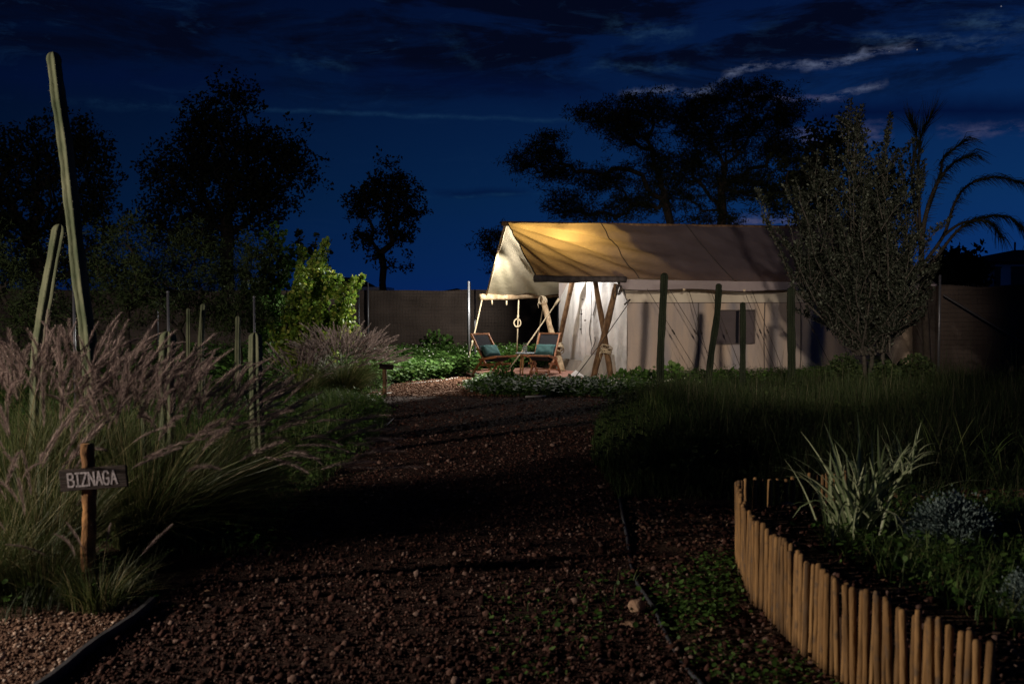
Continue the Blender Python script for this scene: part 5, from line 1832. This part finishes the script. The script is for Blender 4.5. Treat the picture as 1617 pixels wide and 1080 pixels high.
fountain(10, 7.0, 1700, 90, 1.32, 0.55, 0.15, 'plumed grass clump at the far left edge behind the sign', 71)
fountain(130, 7.4, 2000, 100, 1.36, 0.50, 0.25, 'tall upright plumed grass clump directly behind the sign', 72)
fountain(240, 7.0, 2300, 95, 1.16, 0.62, 0.55, 'plumed grass clump right of the sign, bending right', 73)
fountain(330, 7.6, 2100, 90, 1.12, 0.66, 0.62, 'rightmost foreground plumed clump with plumes sweeping over the verge', 74)
fountain(60, 6.3, 1300, 26, 0.98, 0.42, 0.1, 'low plumed grass clump just left of the sign post', 75)
fountain(542, 18.6, 2200, 280, 0.98, 0.66, 0.12, 'rounded mauve plumed clump lit by the porch at the bend of the path', 76, 1.5, 0.010, brad=0.32)
fountain(475, 17.6, 900, 60, 0.72, 0.45, 0.0, 'smaller dim plumed clump left of the rounded mauve one', 77, 1.3, 0.010)

fountain(-60, 5.9, 1500, 16, 0.82, 0.42, 0.1, 'grass clump cut by the left edge of the picture, nearest the camera', 80, brad=0.45)
fountain(150, 5.5, 420, 5, 0.42, 0.25, 0.1, 'short dark grass tuft hiding the foot of the sign post', 78, 0.8, 0.005, brad=0.16)
fountain(60, 5.75, 500, 12, 0.62, 0.30, 0.0, 'knee high plumed tuft at the left edge in front of the sign', 79, 1.0, 0.005, brad=0.2)
# ------------------------------------------------------------------ BIZNAGA sign
sb = gx(133, 5.75)
sg = thing('sign_post', sb, 'small wooden name sign reading BIZNAGA nailed to a flaking post', 'sign')
mb = wobblylog(sb, sb + Vector((0.012, 0, at(133, 700, 5.75).z)), 0.042, 9, M_postwood, 16, 12)
mb.build('post', M_postwood, sg, True)
tilt = math.radians(-5)
ctr = at(148, 755, 5.69)
Rb = Matrix.Rotation(math.radians(-4), 3, 'Z') @ Matrix.Rotation(tilt, 3, 'Y')
mb = MB(); mb.box(ctr, (0.40, 0.02, 0.125), Rb)
bd_ = mb.build('board', M_signwood, sg)
bev = bd_.modifiers.new('bevel', 'BEVEL'); bev.width = 0.004; bev.segments = 2
LET = {
    'B': [[(0, 0), (0, 1), (.45, 1), (.62, .88), (.62, .66), (.45, .54), (0, .54)], [(.45, .54), (.68, .40), (.68, .14), (.5, 0), (0, 0)]],
    'I': [[(.3, 0), (.3, 1)], [(.08, 1), (.52, 1)], [(.08, 0), (.52, 0)]],
    'Z': [[(0, 1), (.62, 1), (0, 0), (.64, 0)]],
    'N': [[(0, 0), (0, 1), (.62, 0), (.62, 1)]],
    'A': [[(0, 0), (.33, 1), (.66, 0)], [(.13, .36), (.53, .36)]],
    'G': [[(.62, .84), (.46, 1), (.18, 1), (0, .8), (0, .2), (.18, 0), (.46, 0), (.62, .18), (.62, .46), (.36, .46)]],
}
lh = 0.074; x = -0.148
for ch in 'BIZNAGA':
    mb = MB()
    for st_ in LET[ch]:
        for i in range(len(st_) - 1):
            a = Vector((x + st_[i][0] * 0.050, 0, (st_[i][1] - 0.5) * lh)); b = Vector((x + st_[i + 1][0] * 0.050, 0, (st_[i + 1][1] - 0.5) * lh))
            d = (b - a).normalized(); s_ = Vector((-d.z, 0, d.x)) * 0.0052
            a2, b2 = a - d * 0.004, b + d * 0.004
            yo = -0.0125 - 0.0003 * i
            V = [a2 - s_, b2 - s_, b2 + s_, a2 + s_]
            Vf = [v + Vector((0, yo, 0)) for v in V]; Vb = [v + Vector((0, yo + 0.002, 0)) for v in V]
            allv = [tuple(ctr + Rb @ v) for v in Vf + Vb]
            mb.add(allv, [(0, 1, 2, 3), (0, 4, 5, 1), (1, 5, 6, 2), (2, 6, 7, 3), (3, 7, 4, 0)])
    mb.build('letter', M_paint, bd_)
    x += 0.0435 if ch != 'I' else 0.038
# second small sign post by the lit grass clump, seen edge on
sb = gx(607, 18.0)
sg = thing('sign_post', sb, 'short wooden post with a small dark board beside the lit plumed clump', 'sign')
wobblylog(sb, sb + Vector((0, 0, at(607, 577, 18.0).z)), 0.042, 10, M_log, 8, 8).build('post', M_log, sg, True)
mb = MB(); mb.box(at(610, 579, 17.94), (0.26, 0.03, 0.10), Matrix.Rotation(0.5, 3, 'Z') @ Matrix.Rotation(0.1, 3, 'Y')); mb.build('board', M_signwood, sg)

# ------------------------------------------------------------------ raised bed with wooden palisade
SH = 0.49
tops = [(1290, 747), (1262, 748), (1235, 750), (1205, 752), (1180, 754), (1166, 757), (1165, 768), (1171, 785), (1191, 817), (1231, 845), (1275, 879), (1339, 913), (1394, 938), (1446, 960), (1498, 984), (1563, 1010)]
curve = [gr(x, y, SH) for x, y in tops]
curve = [gx(1700, 7.6, SH), gx(1560, 7.55, SH), gx(1350, 7.3, SH)] + curve
for q in curve:
    q.z = 0
# dense polyline
dense = []
for i in range(2, len(curve) - 1):
    for t in np.linspace(0, 1, 30, endpoint=False):
        dense.append(curve[i].lerp(curve[i + 1], t))
dense.append(curve[-1])
root = thing('palisade_edging', curve[8], 'low curved palisade of round wooden stakes edging the raised bed', 'palisade')
stk = []
for k in range(12):
    rr = random.Random(k); mb = MB()
    r = 0.0150
    pr = [(r * .98, 0)] + [(r * rr.uniform(0.88, 1.10), z + rr.uniform(-.02, .02)) for z in (0.08, 0.16, 0.24, 0.32, 0.40)] + [(r * 0.98, SH - 0.014), (r * rr.uniform(.78, .92), SH - 0.003), (r * 0.4, SH + 0.001)]
    mb.lathe((0, 0, 0), pr, 10, r=(k * 5 % 12) / 11)
    me = mb.mesh('stake', True); me.materials.append(M_stake); stk.append(me)
acc = 0; last = dense[0]; cnt = 0
rr = random.Random(12)
for i in range(1, len(dense)):
    acc += (dense[i] - dense[i - 1]).length
    front = dense[i].y < curve[8].y + 0.0
    gap = rr.uniform(0.033, 0.042) if front else 0.062
    if acc >= gap:
        acc = 0
        o = bpy.data.objects.new('stake', stk[rr.randrange(12)])
        o.location = dense[i] - Vector(root.location) + Vector((rr.uniform(-.003, .003), rr.uniform(-.003, .003), rr.uniform(-.03, 0.006)))
        o.rotation_euler = (rr.uniform(-.035, .035), rr.uniform(-.03, .03), rr.uniform(0, 6))
        s = rr.uniform(0.85, 1.2); o.scale = (s, s, 1)
        COL.objects.link(o); o.parent = root; cnt += 1
# liner holding the soil
inner = [q + Vector((0.045, 0.0, 0)) for q in curve[8:]]
bed = [q + Vector((0.0, -0.05, 0)) for q in curve[:6]] + [curve[7] + Vector((0.05, -0.05, 0))] + inner + [Vector((5.5, 3.2, 0)), Vector((5.5, 7.3, 0))]
mbb = MB()
bx = np.array([[p.x, p.y] for p in bed])
n_ = 90
V = {}; L_ = []
xs = np.linspace(bx[:, 0].min(), bx[:, 0].max(), n_); ys = np.linspace(bx[:, 1].min(), bx[:, 1].max(), n_)


def soilz(x, y):
    return 0.33 + 0.025 * math.sin(x * 5 + y * 3) + 0.02 * math.sin(x * 13 - y * 9) + 0.05 * math.exp(-((x - 1.9) ** 2 + (y - 6.3) ** 2) / 0.15) + 0.06 * (y > 5.8)


k = len(bed)
mbb.add([(p.x, p.y, 0.27) for p in bed] + [(p.x, p.y, 0.0) for p in bed], [tuple(range(k))] + [(i, i + k, (i + 1) % k + k, (i + 1) % k) for i in range(k)])
tag(mbb.build('bed_soil', M_ground), kind='structure')
bedp = [(p.x, p.y) for p in bed]
p = rand_in(bedp, 7000, R3, 1.0)
p[:, 2] = 0.265 + R3.uniform(0, 0.03, len(p)) + 0.06 * np.exp(-((p[:, 0] - 1.85) ** 2 + (p[:, 1] - 6.5) ** 2) / 0.08)
stones('bed_mulch', p, R3.gamma(3, 0.004, len(p)).clip(0.004, 0.03)[:, None], M_stone, R3).__setitem__('kind', 'stuff')
p = rand_in(bedp, 900, R3, 1.0); p[:, 2] = 0.29
leaf_litter('fallen_leaves', bedp, 700, 0.28, 0.05)
# heap of clods at the bed's near-left corner
p = np.array(gr(1240, 775, 0.30)) + R3.normal(size=(600, 3)) * [0.13, 0.20, 0.02]
p = p[in_poly(p, bedp) & (edge_dist(p, bedp) > 0.06)]
p[:, 2] = 0.28 + R3.uniform(0, 0.09, len(p)) * np.exp(-((p[:, 0] - gr(1240, 775, 0.30).x) ** 2) / 0.03)
stones('soil_heap', p, R3.gamma(3, 0.008, len(p)).clip(0.006, 0.05)[:, None], M_rock, R3).__setitem__('kind', 'stuff')


def strap_plant(c, n, L, w, label, seed, m=M_agave, name='strap_leaf_plant', spread=0.5, cat='plant', droop=0.35):
    rng = random.Random(seed)
    root = thing(name, c, label, cat)
    for i in range(n):
        an = rng.uniform(0, 2 * PI); f = rng.uniform(0.05, 1) ** 0.8
        ll = L * rng.uniform(0.55, 1.05)
        d = Vector((math.cos(an), math.sin(an), 0))
        th0 = f * spread * 1.3
        s_ = d.cross(Vector((0, 0, 1)))
        s_ = (s_ + Vector((rng.uniform(-.5, .5), rng.uniform(-.5, .5), 0))).normalized()
        q = Vector(c) + Vector((rng.gauss(0, 1), rng.gauss(0, 1), 0)) * L * 0.10 + Vector((0, 0, -0.01))
        kink = rng.uniform(0.3, 2.2); tw = rng.uniform(-0.5, 0.5)
        th = th0
        V = []; K = 8
        fl = 1 if rng.random() < 0.25 else 0
        for kk in range(K + 1):
            t = kk / K
            ww = w * (0.55 + 0.9 * t if t < 0.35 else (0.865 * (1 - (t - 0.35) / 0.65) ** 0.7)) + 0.0008
            dirv = d * math.sin(th) + Vector((0, 0, math.cos(th)))
            nn_ = dirv.cross(s_)
            V += [tuple(q - s_ * ww), tuple(q + nn_ * ww * 0.35), tuple(q + s_ * ww)]
            q = q + dirv * (ll / K)
            th += (droop * kink * f + fl * 0.30) * (t + 0.12) * 0.9
            s_ = (s_ + d * tw * 0.15).normalized()
        Fc = []; R_ = []
        mb = MB()
        mb.v.append(np.array(V)); mb.n = len(V)
        for kk in range(K):
            a_ = 3 * kk
            mb.f += [(a_, a_ + 1, a_ + 4, a_ + 3), (a_ + 1, a_ + 2, a_ + 5, a_ + 4)]
            base = 0.15 + 0.3 * ((i * 37) % 10) / 10
            mb.r += [min(1, base + 0.55), base]
        mb.build('leaf', m, root, True)
    return root


strap_plant(gr(1352, 850, 0.28), 95, 0.78, 0.0145, 'pale striped strap leaved plant inside the raised bed behind the stakes', 3, spread=0.55)
strap_plant(gr(1425, 745, 0.28), 26, 0.42, 0.010, 'smaller pale strap leaved plant behind the big striped one', 4, spread=0.5)
strap_plant(gr(1465, 905, 0.27), 70, 0.26, 0.0045, 'low tuft of dark green narrow leaves between the striped plant and the stakes', 6, m=M_grass, spread=0.9)
strap_plant(gr(1560, 930, 0.27), 40, 0.24, 0.0045, 'low dark grass tuft at the right edge inside the bed', 7, m=M_grass, spread=0.9)
strap_plant(gx(1600, 8.6), 60, 0.95, 0.007, 'arching long grass tuft at the right edge behind the raised bed', 8, m=M_grass, spread=0.7, droop=0.5)
strap_plant(gx(1500, 9.2), 50, 0.8, 0.006, 'arching long grass tuft behind the blue grey shrub', 9, m=M_grass, spread=0.8, droop=0.5)


def low_bush(px, py, z, w, h, n, leaf, m, label, seed):
    rng = np.random.default_rng(seed)
    c = gr(px, py, z)
    root = thing('low_shrub', c, label, 'shrub')
    ks = 60
    cen = rng.normal(size=(ks, 3)); cen /= np.linalg.norm(cen, axis=1)[:, None]; cen[:, 2] = np.abs(cen[:, 2])
    cen = np.array(c) + cen * rng.uniform(0.55, 1.0, ks)[:, None] * [w, w, h]
    mb = MB()
    for q in cen[:30]:
        mb.tube([c, c.lerp(Vector(q), 0.5) + Vector((0, 0, 0.03)), Vector(q)], [0.006, 0.004, 0.002], 4, False)
    mb.build('stems', M_greybark, root)
    P = np.repeat(cen, n // ks, 0); k = len(P)
    P = P + rng.normal(size=(k, 3)) * w * 0.16
    D = P - np.array(c) + rng.normal(size=(k, 3)) * 0.08
    V, Fc = scatter(LEAF_V, LEAF_F, P, frames(D, rng), rng.uniform(0.6, 1.3, k) * leaf)
    link('leaves', npmesh('leaves', V, Fc, np.repeat(rng.random(k), 2)), m, root)


low_bush(1500, 870, 0.27, 0.21, 0.27, 16000, 0.022, M_bluebush, 'rounded blue grey shrub in the raised bed right of the striped plant', 1)
low_bush(1625, 975, 0.27, 0.12, 0.22, 4000, 0.014, M_bluebush, 'small blue grey shrub at the right edge of the raised bed', 2)
bw_poly = [gr(1290, 860, .27), gr(1400, 800, .27), gr(1700, 800, .27), gr(1800, 1010, .27), gr(1590, 1010, .27), gr(1400, 920, .27)]
weed_patch('bed_weeds', bw_poly, 700, 0.16, 0.035, M_weed, R3, 1.0, 'small green weeds over the soil of the raised bed')
o = grass_patch('bed_grass', bw_poly, 3600, 0.24, 0.007, 0.8, M_grass, R3, label='dark green grass filling the raised bed behind the stakes'); o.location.z = 0.27
for oz in ('bed_weeds',):
    bpy.data.objects[oz].location.z = 0.27
# green weeds by the stakes and along the near path
w1 = [gr(1165, 870), gr(1185, 920), gr(1130, 990), gr(1060, 1000), gr(1030, 960), gr(1100, 890)]
weed_patch('stake_weeds', w1, 260, 0.06, 0.028, M_weed, R3, 1.0, 'small green weeds between the irrigation tube and the stakes')
w2 = [gr(1060, 1000), gr(1250, 1040), gr(1330, 1120), gr(1130, 1120)]
weed_patch('soil_weeds', w2, 120, 0.05, 0.024, M_weed, R3, 1.0, 'few small weeds on the soil outside the stakes')
w3 = [gr(770, 930), gr(1000, 900), gr(1020, 980), gr(900, 1075), gr(760, 1075)]
weed_patch('path_weeds', w3, 70, 0.05, 0.03, M_weed, R3, 1.0, 'few small weeds sprouting from the near gravel')
grass_patch('path_sprouts', w3, 120, 0.09, 0.006, 0.8, M_grass, R3, label='few thin grass sprouts in the near gravel')
w4 = [gr(0, 990), gr(0, 900), gr(230, 900), gr(250, 950), gr(120, 965)]
grass_patch('sign_grass', w4, 900, 0.24, 0.006, 0.9, M_drygrass, R3, label='short green grass around the foot of the sign')
weed_patch('sign_weeds', w4, 40, 0.2, 0.03, M_weed, R3, 1.0, 'small leafy weeds around the foot of the sign')
